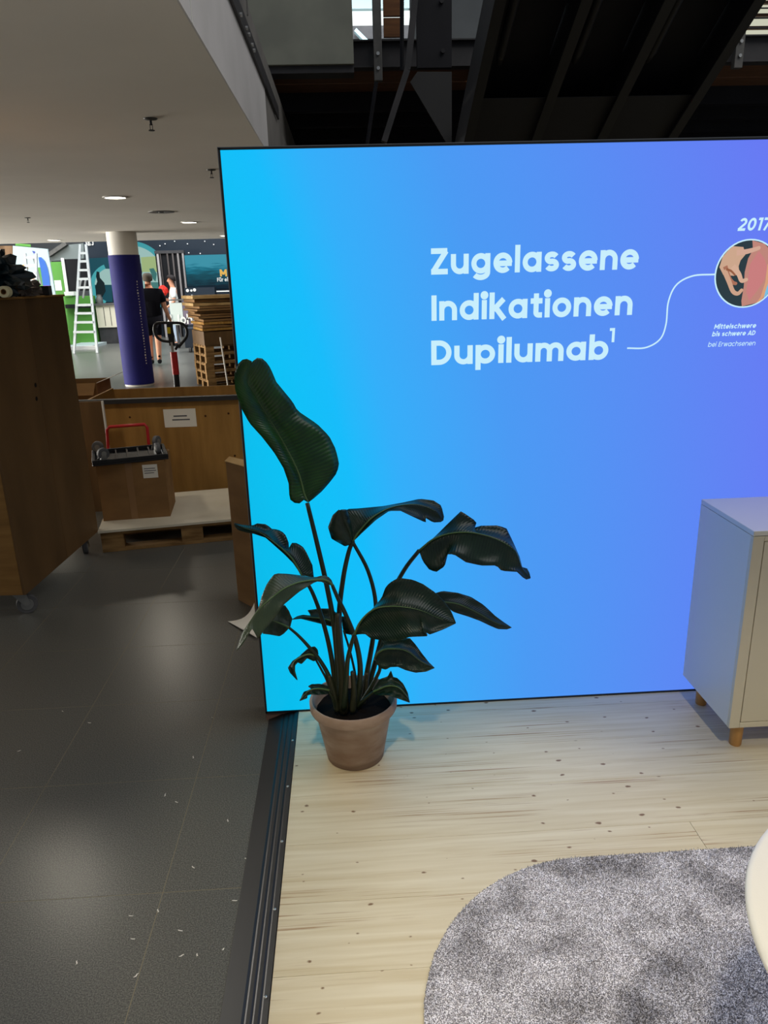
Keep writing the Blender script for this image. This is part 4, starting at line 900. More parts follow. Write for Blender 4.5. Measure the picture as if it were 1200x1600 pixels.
# board with a white edge at the crate's left, cartons beyond
pa, pb_ = at(128, 628, Y=5.86), at(158, 628, Y=5.86)
bd_ = empty('edge_banded_board', (pa.x, 5.86, F), 'brown upright board with a white edge between the crate and the rail', 'board')
B().box((pa.x-.25, 5.86, F), (pb_.x, 5.88, pa.z)).build('board', plybrown, bd_)
B().box((pb_.x, 5.858, F), (pb_.x+.012, 5.882, pa.z)).build('white_edge', white, bd_)
YK = 7.4
k0, k1 = at(120, 600, Y=YK), at(150, 597, Y=YK); zk = k0.z
cbx = empty('open_carton', (k0.x, YK+.2, F), 'open cardboard carton with raised flap behind the black rail', 'box')
B().box((k0.x-.3, YK, F), (k1.x, YK+.006, zk)).build('front_wall', card, cbx); B().box((k0.x-.3, YK+.44, F), (k1.x, YK+.446, zk)).build('rear_wall', card, cbx)
B().box((k1.x-.006, YK+.006, F), (k1.x, YK+.44, zk)).build('side_wall', card, cbx); B().box((k0.x-.3, YK+.006, F), (k0.x-.294, YK+.44, zk)).build('side_wall', card, cbx)
B().prism([(k1.x, YK+.01, zk), (k1.x, YK+.43, zk), (k1.x+.14, YK+.43, zk+.05), (k1.x+.14, YK+.01, zk+.05)], (0, 0, .005)).build('top_flap', paper, cbx)
B().prism([(k0.x-.29, YK, zk), (k1.x-.01, YK, zk), (k1.x-.01, YK-.10, zk-.10), (k0.x-.29, YK-.10, zk-.10)], (0, .004, .003)).build('top_flap', card, cbx)
# leaning flat carton and curled paper beside the lightbox
d_ = Vector((.096, -.114, 0)).normalized(); nrm = Vector((.114, .096, 0)).normalized(); o_ = Vector((-.666, 3.964, F+.001))
fcx = empty('folded_carton', o_, 'tall folded cardboard carton standing on the tiles behind the lightbox edge', 'box')
B().prism([o_, o_+d_*.42, o_+d_*.42+Vector((0, 0, .815)), o_+Vector((0, 0, .815))], nrm*.10).build('carton_body', card, fcx, bevel=.004)
B().prism([o_+Vector((-.004, 0, .815)), o_+d_*.42+Vector((0, 0, .815)), o_+d_*.42+nrm*.05+Vector((0, 0, .835)), o_+nrm*.05+Vector((-.02, 0, .832))], (0, 0, .004)).build('top_flap', cardlight, fcx)
A_, B_, C_ = at(356, 972, Z=F), at(399, 959, Z=F), at(402, 1001, Z=F)
m = B(); n = 8
for i in range(n+1):
    for k in range(n+1):
        t = i/n; s = k/n; q = A_*(1-t)+(B_*(1-s)+C_*s)*t
        q = q + (Vector((.02, -.03, 0)))*math.sin(math.pi*t)*(1-s)*1.2; q.z = F+.004+.05*(1-s)**2*t*t+.012*t; m.v.append(q)
for i in range(n):
    for k in range(n): m.f.append((i*(n+1)+k, i*(n+1)+k+1, (i+1)*(n+1)+k+1, (i+1)*(n+1)+k))
pp = m.build('paper_sheet', paper, smooth=True, label='curled white paper sheet on the dark tiles beside the lightbox', cat='paper')
so = pp.modifiers.new('thick', 'SOLIDIFY'); so.thickness = .001
# small plastic shavings scattered on the tiles
for k, (px, py) in enumerate(((302, 1184), (276, 1254), (258, 1243), (356, 1283), (302, 1356), (247, 1424), (208, 1468), (282, 1455), (213, 1525), (205, 1432), (284, 1494), (308, 1493), (349, 1484), (98, 1112), (140, 1130), (332, 1122), (30, 1174), (367, 1408), (385, 1342), (120, 1505))):
    q = at(px, py, Z=F); L_ = random.uniform(.008, .017); a_ = random.uniform(0, 3.1)
    pts = [(q.x+L_*math.cos(a_)*(t-.5)+.002*math.sin(6*t), q.y+L_*math.sin(a_)*(t-.5), F+.0018+.002*abs(t-.5)) for t in (0, .25, .5, .75, 1)]
    B().tube(pts, [.0008, .0016, .0018, .0016, .0008], 5, flat=.5).build('plastic_shaving', paper, label='tiny pale plastic shaving lying on the dark floor tiles', cat='shaving', group='shavings scattered on the tiles')

# ================================================================== FAR HALL
# ------------------------------------------------------------------ column
COL = (-3.74, 13.86)
co = empty('round_column', (COL[0], COL[1], F), 'round column wrapped in dark blue with a white top', 'column')
B().lathe([(0, F), (.25, F), (.25, ZC), (0, ZC)], (COL[0], COL[1], 0), 40).build('shaft', columnw, co, smooth=True, auto=40)
B().lathe([(.251, F+.03), (.262, F+.03), (.262, 2.19), (.251, 2.19), (.251, F+.03)], (COL[0], COL[1], 0), 40, cap=False).build('blue_wrap', bluewrap, co, smooth=True, auto=40)
for k in range(30):
    z = 1.75-k*.048; a_ = math.radians(-38+random.uniform(-1, 1)); r = .264
    c0 = Vector((COL[0]+r*math.cos(a_), COL[1]+r*math.sin(a_), z)); tgn = Vector((-math.sin(a_), math.cos(a_), 0))
    h_ = random.uniform(.010, .030)
    B().bar(c0-tgn*random.uniform(.006, .016), c0+tgn*random.uniform(.006, .016), .003, h_).build('wrap_mark', columnw, co)
# ------------------------------------------------------------------ stack of pallets with folded cardboard
SR = .43
c0 = at(322, 560, Y=13.0); ST = Vector((c0.x, 13.0, F))
proto = make_pallet('stacked_pallet', ST, SR, 'raw wooden pallet at the bottom of the tall stack beside the lightbox', 'pallets in the tall stack')
place = ['second pallet from the bottom of the tall stack', 'third pallet from the bottom of the tall stack', 'fourth pallet from the bottom of the tall stack', 'topmost raw wooden pallet of the tall stack, below the cartons']
for k in range(1, 5):
    copy_tree(proto, (ST.x+random.uniform(-.015, .015), ST.y+random.uniform(-.02, .02), F+.1445*k), SR+random.uniform(-.015, .015), place[k-1])
zs = F+.1445*5+.001; RS = Matrix.Rotation(SR, 4, 'Z')
def bundle(name, z, h, mt, label, off=(0, 0), jag=.03, wd=1.1, dp=.75, rot=0.0, sheets=4):
    e = empty(name, (ST.x+off[0], ST.y+off[1], z), label, 'cardboard', 'cardboard on the pallet stack', rz=SR+rot)
    for k in range(sheets):
        t = h/sheets; j = [random.uniform(-jag, jag) for _ in range(8)]; w_ = [random.uniform(-t*.5, 0) for _ in range(4)]
        z0, z1 = k*t+.002, (k+1)*t-.004
        m = B().add([(j[0], j[1], z0), (wd+j[2], j[3], z0), (wd+j[4], dp+j[5], z0), (j[6], dp+j[7], z0), (j[0], j[1], z1+w_[0]*.5), (wd+j[2], j[3], z1+w_[1]*.5), (wd+j[4], dp+j[5], z1), (j[6], dp+j[7], z1)], [(0,3,2,1),(4,5,6,7),(0,1,5,4),(1,2,6,5),(2,3,7,6),(3,0,4,7)])
        m.build('sheet', mt if k % 2 == 0 else card, e, local=True)
    return e
bundle('flattened_carton', zs, .24, plybrown, 'dark brown flattened carton directly on the pallet stack', (0, 0), .01, sheets=1)
bundle('folded_cardboard', zs+.242, .20, mat('golden_cardboard', srgb(176, 136, 72), .8, .15, col2=srgb(150, 108, 54), nscale=(30, 5, 5), rand=True), 'golden corrugated cardboard bundle in the middle of the stack', (.02, -.02), .04)
bundle('folded_cardboard', zs+.445, .20, card, 'crumpled brown cardboard bundle below the top of the stack', (-.08, -.01), .06, sheets=5)
bundle('folded_cardboard', zs+.648, .17, cardlight, 'pale flattened cardboard on top of the pallet stack', (-.12, 0), .03, sheets=3)
P0, P1 = at(344, 527, Y=12.75), at(357, 608, Y=12.75)
B().tube([P0, (P1.x, 12.75, P1.z), at(364, 660, Y=12.75)], .013, 8).build('leaning_pole', mat('pole_grey', srgb(176, 172, 164), .5, .4), smooth=True, label='thin pale pole leaning against the pallet stack', cat='pole')
# ------------------------------------------------------------------ pallet jack handle
YJ = 7.75
pj = empty('pallet_jack', (at(278, 600, Y=YJ).x, YJ, F), 'pallet jack with black loop handle and red tiller behind the crate', 'pallet jack')
J = lambda x, y: at(210+x*.1, 470+y*.1, Y=YJ)
B().tube(cat([tuple(J(*p)) for p in ((555, 640), (430, 620), (350, 560), (310, 470), (320, 380), (380, 345), (560, 345), (700, 348), (780, 380), (820, 460), (815, 560), (760, 640), (690, 720))], 60), .014, 10).build('loop_handle', black, pj, smooth=True)
B().bar(J(552, 345), J(590, 700), .05, .03, (0, 1, 0)).build('handle_stem', black, pj)
B().bar(J(545, 410)+Vector((0, -.03, 0)), J(552, 510)+Vector((0, -.03, 0)), .032, .004, (0, 1, 0)).build('warning_sticker', yellow, pj)
B().bar(J(585, 645)+Vector((0, -.012, 0)), J(605, 800)+Vector((0, -.012, 0)), .02, .02, (0, 1, 0)).build('release_lever', silver, pj)
B().tube([J(690, 680), J(640, 760)], .014, 8).build('control_grip', black, pj, smooth=True)
B().tube([J(612, 800), J(650, 1150)], .034, 14).build('tiller', red, pj, smooth=True, auto=40)
jb = J(680, 1500)
B().tube([J(650, 1150), jb, Vector((jb.x, YJ, F+.22))], .030, 14).build('tiller_shaft', black, pj, smooth=True, auto=40)
B().box((jb.x-.1, YJ-.06, F+.12), (jb.x+.1, YJ+.12, F+.35)).build('pump_body', red, pj, bevel=.01)
for s in (-1, 1): B().box((jb.x+s*.19-.08, YJ+.1, F+.08), (jb.x+s*.19+.08, YJ+1.2, F+.13)).build('fork', red, pj, bevel=.01)
B().box((jb.x-.27, YJ+.02, F+.10), (jb.x+.27, YJ+.14, F+.16)).build('fork_head', red, pj)
for s in (-1, 1): B().lathe([(0, -.03), (.09, -.03), (.09, .03), (0, .03)], (jb.x+s*.06, YJ+.02, F+.091), 20, 'x').build('wheel', rubber, pj)
for s in (-1, 1): B().lathe([(0, -.04), (.04, -.04), (.04, .04), (0, .04)], (jb.x+s*.19, YJ+1.1, F+.041), 16, 'x').build('load_roller', rubber, pj)

# ------------------------------------------------------------------ people
skin_tone = mat('skin', srgb(196, 140, 112), .6, .3)
def skinned(name, verts, edges, radii, mt, parent, root=0, sub=2):
    me = bpy.data.meshes.new(name); me.from_pydata([tuple(v) for v in verts], edges, []); me.materials.append(mt)
    o = bpy.data.objects.new(name, me); C.objects.link(o)
    sk = o.modifiers.new('skin', 'SKIN'); sk.use_smooth_shade = True
    for i, r in enumerate(radii):
        sv = me.skin_vertices[0].data[i]; sv.radius = r if hasattr(r, '__len__') else (r, r); sv.use_root = (i == root)
    ss = o.modifiers.new('sub', 'SUBSURF'); ss.levels = sub; ss.render_levels = sub
    o.parent = parent; return o
def person(loc, rz, label, J_, s=1.0, bulk=1.0, shirt=None, trousers=None, shorts=False, shoe=None, sock=None, hair=None, longhair=False):
    """J_: overrides of default joints (metres for a 1.8 m figure facing -y, x to its left... local coordinates)"""
    e = empty('person', loc, label, 'person', rz=rz); e.scale = (s, s, s)
    D = dict(pelvis=(0,0,.95), belly=(0,0,1.10), chest=(0,.01,1.32), neck=(0,.02,1.50), jaw=(0,-.01,1.60), head=(0,-.01,1.69), crown=(0,.0,1.76), nose=(0,-.115,1.655),
        shL=(.18,.02,1.43), elL=(.25,.03,1.14), wrL=(.26,-.04,.90), haL=(.26,-.06,.83), shR=(-.18,.02,1.43), elR=(-.25,.03,1.14), wrR=(-.26,-.04,.90), haR=(-.26,-.06,.83),
        hiL=(.09,0,.90), knL=(.10,-.02,.50), anL=(.10,.02,.09), toL=(.11,-.14,.035), hiR=(-.09,0,.90), knR=(-.10,-.02,.50), anR=(-.10,.02,.09), toR=(-.11,-.14,.035))
    D.update(J_); D = {k: Vector(v) for k, v in D.items()}
    rad = dict(pelvis=(.15,.11), belly=(.145,.105), chest=(.165,.115), neck=.055, jaw=(.062,.072), head=(.078,.096), crown=(.05,.065), nose=.014, shL=.062, elL=.043, wrL=.031, haL=(.02,.038), shR=.062, elR=.043, wrR=.031, haR=(.02,.038), hiL=.09, knL=.058, anL=.04, toL=.034, hiR=.09, knR=.058, anR=.04, toR=.034)
    rad = {k: (tuple(q*bulk for q in v) if hasattr(v, '__len__') else v*bulk) if k not in ('jaw', 'head', 'crown', 'nose') else v for k, v in rad.items()}
    E_ = [('pelvis','belly'),('belly','chest'),('chest','neck'),('neck','jaw'),('jaw','head'),('head','crown'),('head','nose'),('chest','shL'),('shL','elL'),('elL','wrL'),('wrL','haL'),('chest','shR'),('shR','elR'),('elR','wrR'),('wrR','haR'),('pelvis','hiL'),('hiL','knL'),('knL','anL'),('anL','toL'),('pelvis','hiR'),('hiR','knR'),('knR','anR'),('anR','toR')]
    names_ = list(D); V_ = [D[k] for k in names_]; R_ = [rad[k] for k in names_]; idx = {k: i for i, k in enumerate(names_)}; ED = [(idx[a], idx[b]) for a, b in E_]
    for sd in 'LR':     # four fingers and a thumb
        h = D['ha'+sd]; w_ = D['wr'+sd]; dr = (h-w_).normalized(); side = dr.cross(Vector((1, 0, 0))).normalized()
        for q, ln in ((-1.5, .060), (-.5, .075), (.5, .080), (1.5, .070)):
            V_.append(h+side*q*.018+dr*ln+Vector((0, -.008, 0))); R_.append(.0085); ED.append((idx['ha'+sd], len(V_)-1))
        V_.append(w_.lerp(h, .55)+side*.05+dr*.035); R_.append(.010); ED.append((idx['ha'+sd], len(V_)-1))
    skinned('body', V_, ED, R_, skin_tone, e, idx['pelvis'])
    def cloth(name, ks, es, rs, mt): skinned(name, [D[k] if isinstance(k, str) else Vector(k) for k in ks], es, rs, mt, e)
    if shirt:
        uL = D['shL'].lerp(D['elL'], .75); uR = D['shR'].lerp(D['elR'], .75)
        nb = D['chest'].lerp(D['neck'], .92); low = D['pelvis']+Vector((0, 0, -.04))
        cloth('t_shirt', ['belly', tuple(low), 'chest', tuple(nb), 'shL', tuple(uL), 'shR', tuple(uR)], [(0,1),(0,2),(2,3),(2,4),(4,5),(2,6),(6,7)], [tuple(q*bulk for q in t) if hasattr(t, '__len__') else t*bulk for t in ((.175,.13), (.175,.135), (.19,.135), (.085,.075), .082, .070, .082, .070)], shirt)
    if trousers:
        if shorts: kL = D['hiL'].lerp(D['knL'], .92); kR = D['hiR'].lerp(D['knR'], .92); cloth('shorts', ['pelvis', 'hiL', tuple(kL), 'hiR', tuple(kR)], [(0,1),(1,2),(0,3),(3,4)], [(.165*bulk,.125*bulk), .105, .088, .105, .088], trousers)
        else: cloth('trousers', ['pelvis', 'hiL', 'knL', 'anL', 'hiR', 'knR', 'anR'], [(0,1),(1,2),(2,3),(0,4),(4,5),(5,6)], [(.165,.125), .11, .075, .06, .11, .075, .06], trousers)
    for sd in 'LR':
        if sock: cloth('sock', [tuple(D['kn'+sd].lerp(D['an'+sd], .62)), 'an'+sd], [(0,1)], [.052, .047], sock)
        if shoe:
            heel = D['an'+sd]+Vector((0, .05, -.045)); an = D['an'+sd]+Vector((0, 0, -.02)); to = D['to'+sd]
            cloth('shoe', [tuple(an), tuple(heel), tuple(to), ], [(0,1),(0,2)], [.05, .042, (.045,.036)], shoe)
    if hair:
        h = D['head']
        m = B(); n = 20
        for i in range(8):
            ph_ = (math.pi*.60)*i/7
            for k in range(n):
                t = 2*math.pi*k/n; back = max(0, math.sin(t)); cut = 1.0 if i < 6 else (1+ .25*back)
                m.v.append(h+Vector((.092*math.sin(ph_)*math.cos(t), .108*math.sin(ph_)*math.sin(t)*1.0+.012, .03+.095*math.cos(ph_*cut) - (.0 if math.sin(t) > -.3 else -.05*(i/7)))))
        for i in range(7):
            for k in range(n): m.f.append((i*n+k, i*n+(k+1) % n, (i+1)*n+(k+1) % n, (i+1)*n+k))
        m.f.append(tuple(range(n))); o = m.build('hair', hair, e, smooth=True, local=True); sd_ = o.modifiers.new('thick', 'SOLIDIFY'); sd_.thickness = .012; sd_.offset = 0
    return e
blk = mat('black_cotton', srgb(14, 14, 20), .9, .1); wht = mat('white_cotton', srgb(226, 226, 220), .85, .1); shoem = mat('black_sneaker', srgb(26, 28, 32), .6, .3)
hgrey = mat('grey_brown_hair', srgb(74, 66, 56), .8, .2); hdark = mat('dark_hair', srgb(28, 20, 20), .7, .3); hblond = mat('blond_hair', srgb(176, 140, 84), .7, .3); jean = mat('light_denim', srgb(170, 186, 205), .85, .1); redm = mat('red_cloth', srgb(200, 50, 40), .7, .2)
f_ = at(244, 566, Z=F); YM = 17.45
person((at(238, 500, Y=YM).x, YM, F), math.pi+.25, 'man in black t-shirt and shorts walking away beside the blue column',
       dict(knR=(-.07,.02,.50), anR=(-.05,.16,.12), toR=(-.05,.03,.03), knL=(.10,-.14,.52), anL=(.10,-.10,.09), toL=(.10,-.26,.035), elR=(-.27,.02,1.15), wrR=(-.34,-.10,.93), haR=(-.36,-.13,.87), elL=(.27,.06,1.16), wrL=(.25,-.06,.95), haL=(.24,-.09,.89), shL=(.21,.02,1.44), shR=(-.21,.02,1.44)), 1.085, 1.2, blk, blk, True, shoem, blk, hgrey)
YW = 22.6
person((at(272, 480, Y=YW).x, YW, F), -math.pi/2+.15, 'dark-haired man in a white t-shirt facing left holding something red', dict(elR=(-.22,-.06,1.16), wrR=(-.12,-.26,1.22), haR=(-.08,-.32,1.24), elL=(.24,.04,1.14), wrL=(.20,-.14,1.02), haL=(.18,-.2,1.0)), 1.09, 1.0, wht, jean, False, shoem, None, hdark)
px_w = at(255, 454, Y=YW)
blob('red_bundle', (px_w.x, YW-.02, px_w.z), (.13, .12, .15), 5, .25, redm, 'red bundle held by the man in the white t-shirt', 'bundle', -1, 20)
YP = 19.6
person((at(221, 480, Y=YP).x, YP, F), -.3, 'person half hidden behind the man in black, facing the camera', {}, 1.0, 1.0, mat('grey_top', srgb(150, 140, 140), .8, .1), blk, False, shoem, None, hdark)

# ------------------------------------------------------------------ far booth with screens
navy = mat('booth_navy', srgb(20, 32, 44), .6, .3); teal = emat('print_teal', srgb(70, 168, 178), .8); tealpale = emat('print_pale_teal', srgb(168, 206, 200), .8); limepale = emat('print_pale_green', srgb(176, 200, 140), .75)
YB2 = 27.0
bt = empty('booth_wall', (-6.5, YB2, F), 'dark navy exhibition booth wall with a round pale portrait print', 'booth')
a, b2 = at(200, 375, Y=YB2), at(420, 375, Y=YB2)
B().box((a.x-.2, YB2, F), (b2.x+3, YB2+.2, a.z+1.2)).build('wall_panel', navy, bt)
for q in ((250, 384), (258, 381), (295, 395), (293, 381), (313, 396), (334, 382), (320, 377), (273, 377)):
    w_ = at(*q, Y=YB2-.02); B().lathe([(0, -.03), (.018, -.03), (.018, 0), (0, 0)], w_, 8, 'y').build('spot_lamp', emat('spot_glow', (1, 1, 1), 1.2) if 'sg' not in MATS else MATS['sg'], bt); MATS['sg'] = bpy.data.materials['spot_glow']
def flatpoly(pts, Y, mt, name, par, th=.01):
    return B().prism([at(*p, Y=Y) for p in pts], (0, th, 0)).build(name, mt, par)
def arcpx(cx, cy, r, a0, a1, n=16): return [(cx+r*math.cos(math.radians(a0+(a1-a0)*k/n)), cy-r*math.sin(math.radians(a0+(a1-a0)*k/n))) for k in range(n+1)]
flatpoly([(207, 480)]+[(207, 377)]+arcpx(205, 434, 57, 86, 28, 12)+[(257, 430), (257, 480)], YB2-.03, teal, 'print_circle', bt)
flatpoly([(208, 480), (208, 383)]+arcpx(205, 434, 50, 84, 30, 12)+[(246, 480)], YB2-.045, tealpale, 'print_circle', bt)
flatpoly([(220, 402), (248, 400), (247, 425), (222, 425)], YB2-.06, limepale, 'print_light', bt)
flatpoly([(208, 398), (214, 402), (220, 412), (222, 426), (219, 440), (214, 452), (208, 470)], YB2-.075, emat('print_dark_hair', srgb(40, 56, 60)), 'print_portrait', bt)
flatpoly([(209, 406), (213, 409), (215, 420), (213, 430), (209, 434)], YB2-.09, emat('print_face', srgb(128, 116, 110)), 'print_portrait', bt)
flatpoly([(233, 420), (240, 419), (245, 428), (243, 440), (239, 436), (236, 427)], YB2-.075, emat('print_green_figure', srgb(60, 112, 108)), 'print_portrait', bt)
flatpoly([(226, 441), (252, 441), (254, 470), (226, 470)], YB2-.08, emat('print_teal_low', srgb(70, 120, 116)), 'print_portrait', bt)
# striped curtain wall
cw = empty('striped_curtain', (at(265, 470, Y=26.4).x, 26.4, F), 'black curtain wall with pale vertical stripes behind the white-shirted man', 'curtain')
a, b2 = at(242, 395, Y=26.4), at(288, 395, Y=26.4)
B().box((a.x, 26.4, F), (b2.x, 26.46, a.z)).build('backing', blackmatte, cw)
for k, (u, wd_, c_) in enumerate(((.06, .07, 170), (.17, .03, 80), (.40, .05, 84), (.58, .05, 92), (.75, .06, 130), (.92, .06, 150))):
    xx = a.x+(b2.x-a.x)*u; B().box((xx, 26.34, F), (xx+(b2.x-a.x)*wd_, 26.4, a.z-.03)).build('stripe', mat('stripe_%d' % k, srgb(c_, c_-6, c_-8), .8, .1), cw)
B().box((a.x, 26.33, a.z-.03), (b2.x, 26.46, a.z+.06)).build('head_rail', steeldark, cw)
# ocean screen with lettering
def sea_mat():
    m = bpy.data.materials.new('sea_print'); m.use_nodes = True; nt = m.node_tree; N = nt.nodes; L = nt.links; b = N['Principled BSDF']; b.inputs['Base Color'].default_value = (0, 0, 0, 1); b.inputs['Specular IOR Level'].default_value = .1
    tc = N.new('ShaderNodeTexCoord'); sx = N.new('ShaderNodeSeparateXYZ'); L.new(tc.outputs['Generated'], sx.inputs[0])
    mp = N.new('ShaderNodeMapping'); mp.inputs['Scale'].default_value = (4, 1, 12); L.new(tc.outputs['Generated'], mp.inputs[0]); n = N.new('ShaderNodeTexNoise'); n.inputs['Scale'].default_value = 1.5; n.inputs['Detail'].default_value = 6; L.new(mp.outputs[0], n.inputs[0])
    ad = N.new('ShaderNodeMath'); ad.operation = 'MULTIPLY_ADD'; L.new(n.outputs['Fac'], ad.inputs[0]); ad.inputs[1].default_value = .55; L.new(sx.outputs['Z'], ad.inputs[2])
    r = N.new('ShaderNodeValToRGB'); e = r.color_ramp.elements; e[0].position = .35; e[0].color = (*srgb(10, 34, 48), 1); e[1].position = 1.0; e[1].color = (*srgb(60, 150, 172), 1); q = e.new(.72); q.color = (*srgb(14, 82, 98), 1); q = e.new(.88); q.color = (*srgb(24, 116, 138), 1)
    L.new(ad.outputs[0], r.inputs[0]); L.new(r.outputs[0], b.inputs['Emission Color']); b.inputs['Emission Strength'].default_value = .9; return m
YS = 26.2
sc = empty('sea_screen', (at(320, 450, Y=YS).x, YS, F), 'teal sea picture screen with yellow and white lettering above the pallet stack', 'screen')
a, b2, c_ = at(288, 399, Y=YS), at(420, 394, Y=YS), at(288, 453, Y=YS)
B().box((a.x, YS, c_.z), (b2.x, YS+.1, a.z)).build('screen_face', sea_mat(), sc)
B().box((a.x-.03, YS+.02, F), (b2.x+.03, YS+.14, c_.z)).build('screen_plinth', navy, sc)
def far_text(s, px, py, pxw, pxcap, Y, mt, par, weight=.2):
    q = at(px, py, Y=Y); q2 = at(px+pxw, py, Y=Y); q3 = at(px, py-pxcap, Y=Y)
    return text(s, q.x, q.z, q3.z-q.z, abs(q2.x-q.x), weight, mt, par, 'lettering', Y)
far_text('M', 344, 432, 11, 11, YS-.02, emat('yellow_letter', srgb(226, 180, 90)), sc, .26)
far_text('Für ei', 339.5, 440, 17, 6, YS-.02, emat('white_letter', srgb(210, 216, 214)), sc, .24)
dk = empty('dark_counter', (at(310, 460, Y=25.6).x, 25.6, F), 'dark counter with small white icons under the sea screen', 'counter')
a, b2 = at(288, 450, Y=25.6), at(335, 450, Y=25.6)
B().box((a.x, 25.6, F), (b2.x, 26.0, a.z)).build('counter_body', navy, dk)
for q, s_ in (((293, 454), .05), ((299, 454), .035), ((304, 453), .05), ((294, 463), .035), ((300, 463), .05)):
    w_ = at(*q, Y=25.59); B().lathe([(0, -.01), (s_, -.01), (s_, .0), (0, .0)], w_, 10, 'y').build('icon', white, dk)
B().box((at(339, 456, Y=25.5).x, 25.4, at(339, 456, Y=25.5).z), (at(420, 456, Y=25.5).x, 25.6, at(339, 455, Y=25.5).z+.01)).build('ledge', white, dk)
# rolling counter with lettering
YR = 21.6
rc = empty('lettered_counter', (at(290, 500, Y=YR).x, YR, F), 'purple-grey rolling counter with large white lettering before the screens', 'counter')
a, b2, c_ = at(264, 470, Y=YR), at(330, 470, Y=YR), at(264, 508, Y=YR)
B().box((a.x+.35, YR, c_.z), (b2.x, YR+.3, a.z)).build('counter_panel', mat('purple_grey_print', srgb(128, 116, 130), .6, .2, col2=srgb(98, 88, 104), nscale=(3, 3, 3)), rc)
B().box((a.x, YR, c_.z), (a.x+.34, YR+.3, a.z-.06)).build('counter_panel', mat('pale_panel', srgb(196, 206, 200), .6, .2), rc)
B().box((a.x, YR-.02, a.z), (b2.x, YR+.32, a.z+.03)).build('counter_top', steel, rc)
far_text('& John', 262, 507, 49, 15, YR-.03, white, rc, .2)
for xx in (a.x+.1, a.x+.9, b2.x-.2): B().box((xx, YR+.05, F+.1), (xx+.06, YR+.12, c_.z)).build('leg', steeldark, rc)
for xx in (a.x+.13, a.x+.93, b2.x-.17): B().lathe([(0, -.03), (.06, -.03), (.06, .03), (0, .03)], (xx, YR+.08, F+.061), 14, 'x').build('wheel', rubber, rc)
tk = at(286, 512, Y=20.2)
tc_ = empty('wheeled_tool_case', (at(292, 520, Y=20.2).x, 20.2, F), 'dark wheeled case on the floor left of the pallet stack', 'case')
a, b2 = at(286, 513, Y=20.2), at(325, 526, Y=20.2)
B().box((a.x, 20.2, F+.12), (b2.x, 20.7, a.z)).build('case_body', mat('case_dark', srgb(36, 44, 56), .6, .3), tc_, bevel=.02)
for xx in (a.x+.12, b2.x-.12): B().lathe([(0, -.03), (.1, -.03), (.1, .03), (0, .03)], (xx, 20.3, F+.101), 16, 'x').build('wheel', rubber, tc_)
# ------------------------------------------------------------------ navy pylon, white cabinets left of the column
YY = 25.0
py_ = empty('booth_pylon', (at(146, 470, Y=YY).x, YY, F), 'navy booth pylon with white letters and a teal arc print', 'pylon')
a, b2 = at(130, 378, Y=YY), at(176, 378, Y=YY); zm = at(150, 474, Y=YY).z
B().box((a.x, YY, zm), (b2.x, YY+.3, a.z+1.0)).build('pylon_body', navy, py_)
B().box((a.x+.25, YY+.02, F), (a.x+.60, YY+.28, zm)).build('pylon_leg', mat('teal_dark_leg', srgb(24, 46, 56), .6, .3), py_)
flatpoly([(132, 404), (172, 402), (176, 472), (141, 472)], YY-.02, emat('print_deep_teal', srgb(26, 74, 86)), 'print_sea', py_)
flatpoly(arcpx(175, 445, 34, 112, 250, 16)+arcpx(175, 445, 27, 250, 112, 16), YY-.04, emat('print_arc', srgb(70, 160, 166)), 'print_arc', py_)
flatpoly(arcpx(175, 445, 27, 112, 180, 10)+[(176, 445), (176, 420)], YY-.04, tealpale, 'print_sky', py_)
flatpoly([(151, 424), (155, 425), (156, 434), (163, 442), (165, 455), (160, 464), (150, 462), (149, 448), (152, 440), (150, 432)], YY-.06, emat('print_silhouette', srgb(22, 36, 40)), 'print_silhouette', py_)
far_text('J&J', 132.5, 383.5, 14, 7, YY-.03, white, py_, .2)
YQ = 24.2
wcb = empty('white_cabinet', (at(162, 500, Y=YQ).x, YQ, F), 'cream white low cabinet under the navy pylon left of the column', 'cabinet')
a, b2, c_ = at(149, 476, Y=YQ), at(190, 476, Y=YQ), at(153, 512, Y=YQ)
cream = mat('cream_panel', srgb(214, 206, 184), .5, .3)
B().box((a.x, YQ, c_.z), (b2.x, YQ+.5, a.z-.03)).build('cabinet_body', cream, wcb)
B().box((a.x-.02, YQ-.05, a.z-.03), (b2.x+.05, YQ+.55, a.z+.03)).build('counter_top', steel, wcb)
for u in (.28, .52): B().box((a.x+(b2.x-a.x)*u, YQ-.008, c_.z+.05), (a.x+(b2.x-a.x)*u+.015, YQ, a.z-.08)).build('door_gap', steeldark, wcb)
B().box((a.x, YQ+.05, F), (b2.x, YQ+.45, c_.z)).build('plinth', steeldark, wcb)
jr = at(153, 474, Y=YQ); B().lathe([(0, 0), (.1, 0), (.1, .16), (.07, .2), (.07, .26), (0, .26)], (jr.x, YQ+.2, a.z+.031), 14).build('storage_jar', steel, smooth=True, auto=40, label='small grey jar standing on the cream cabinet', cat='jar')
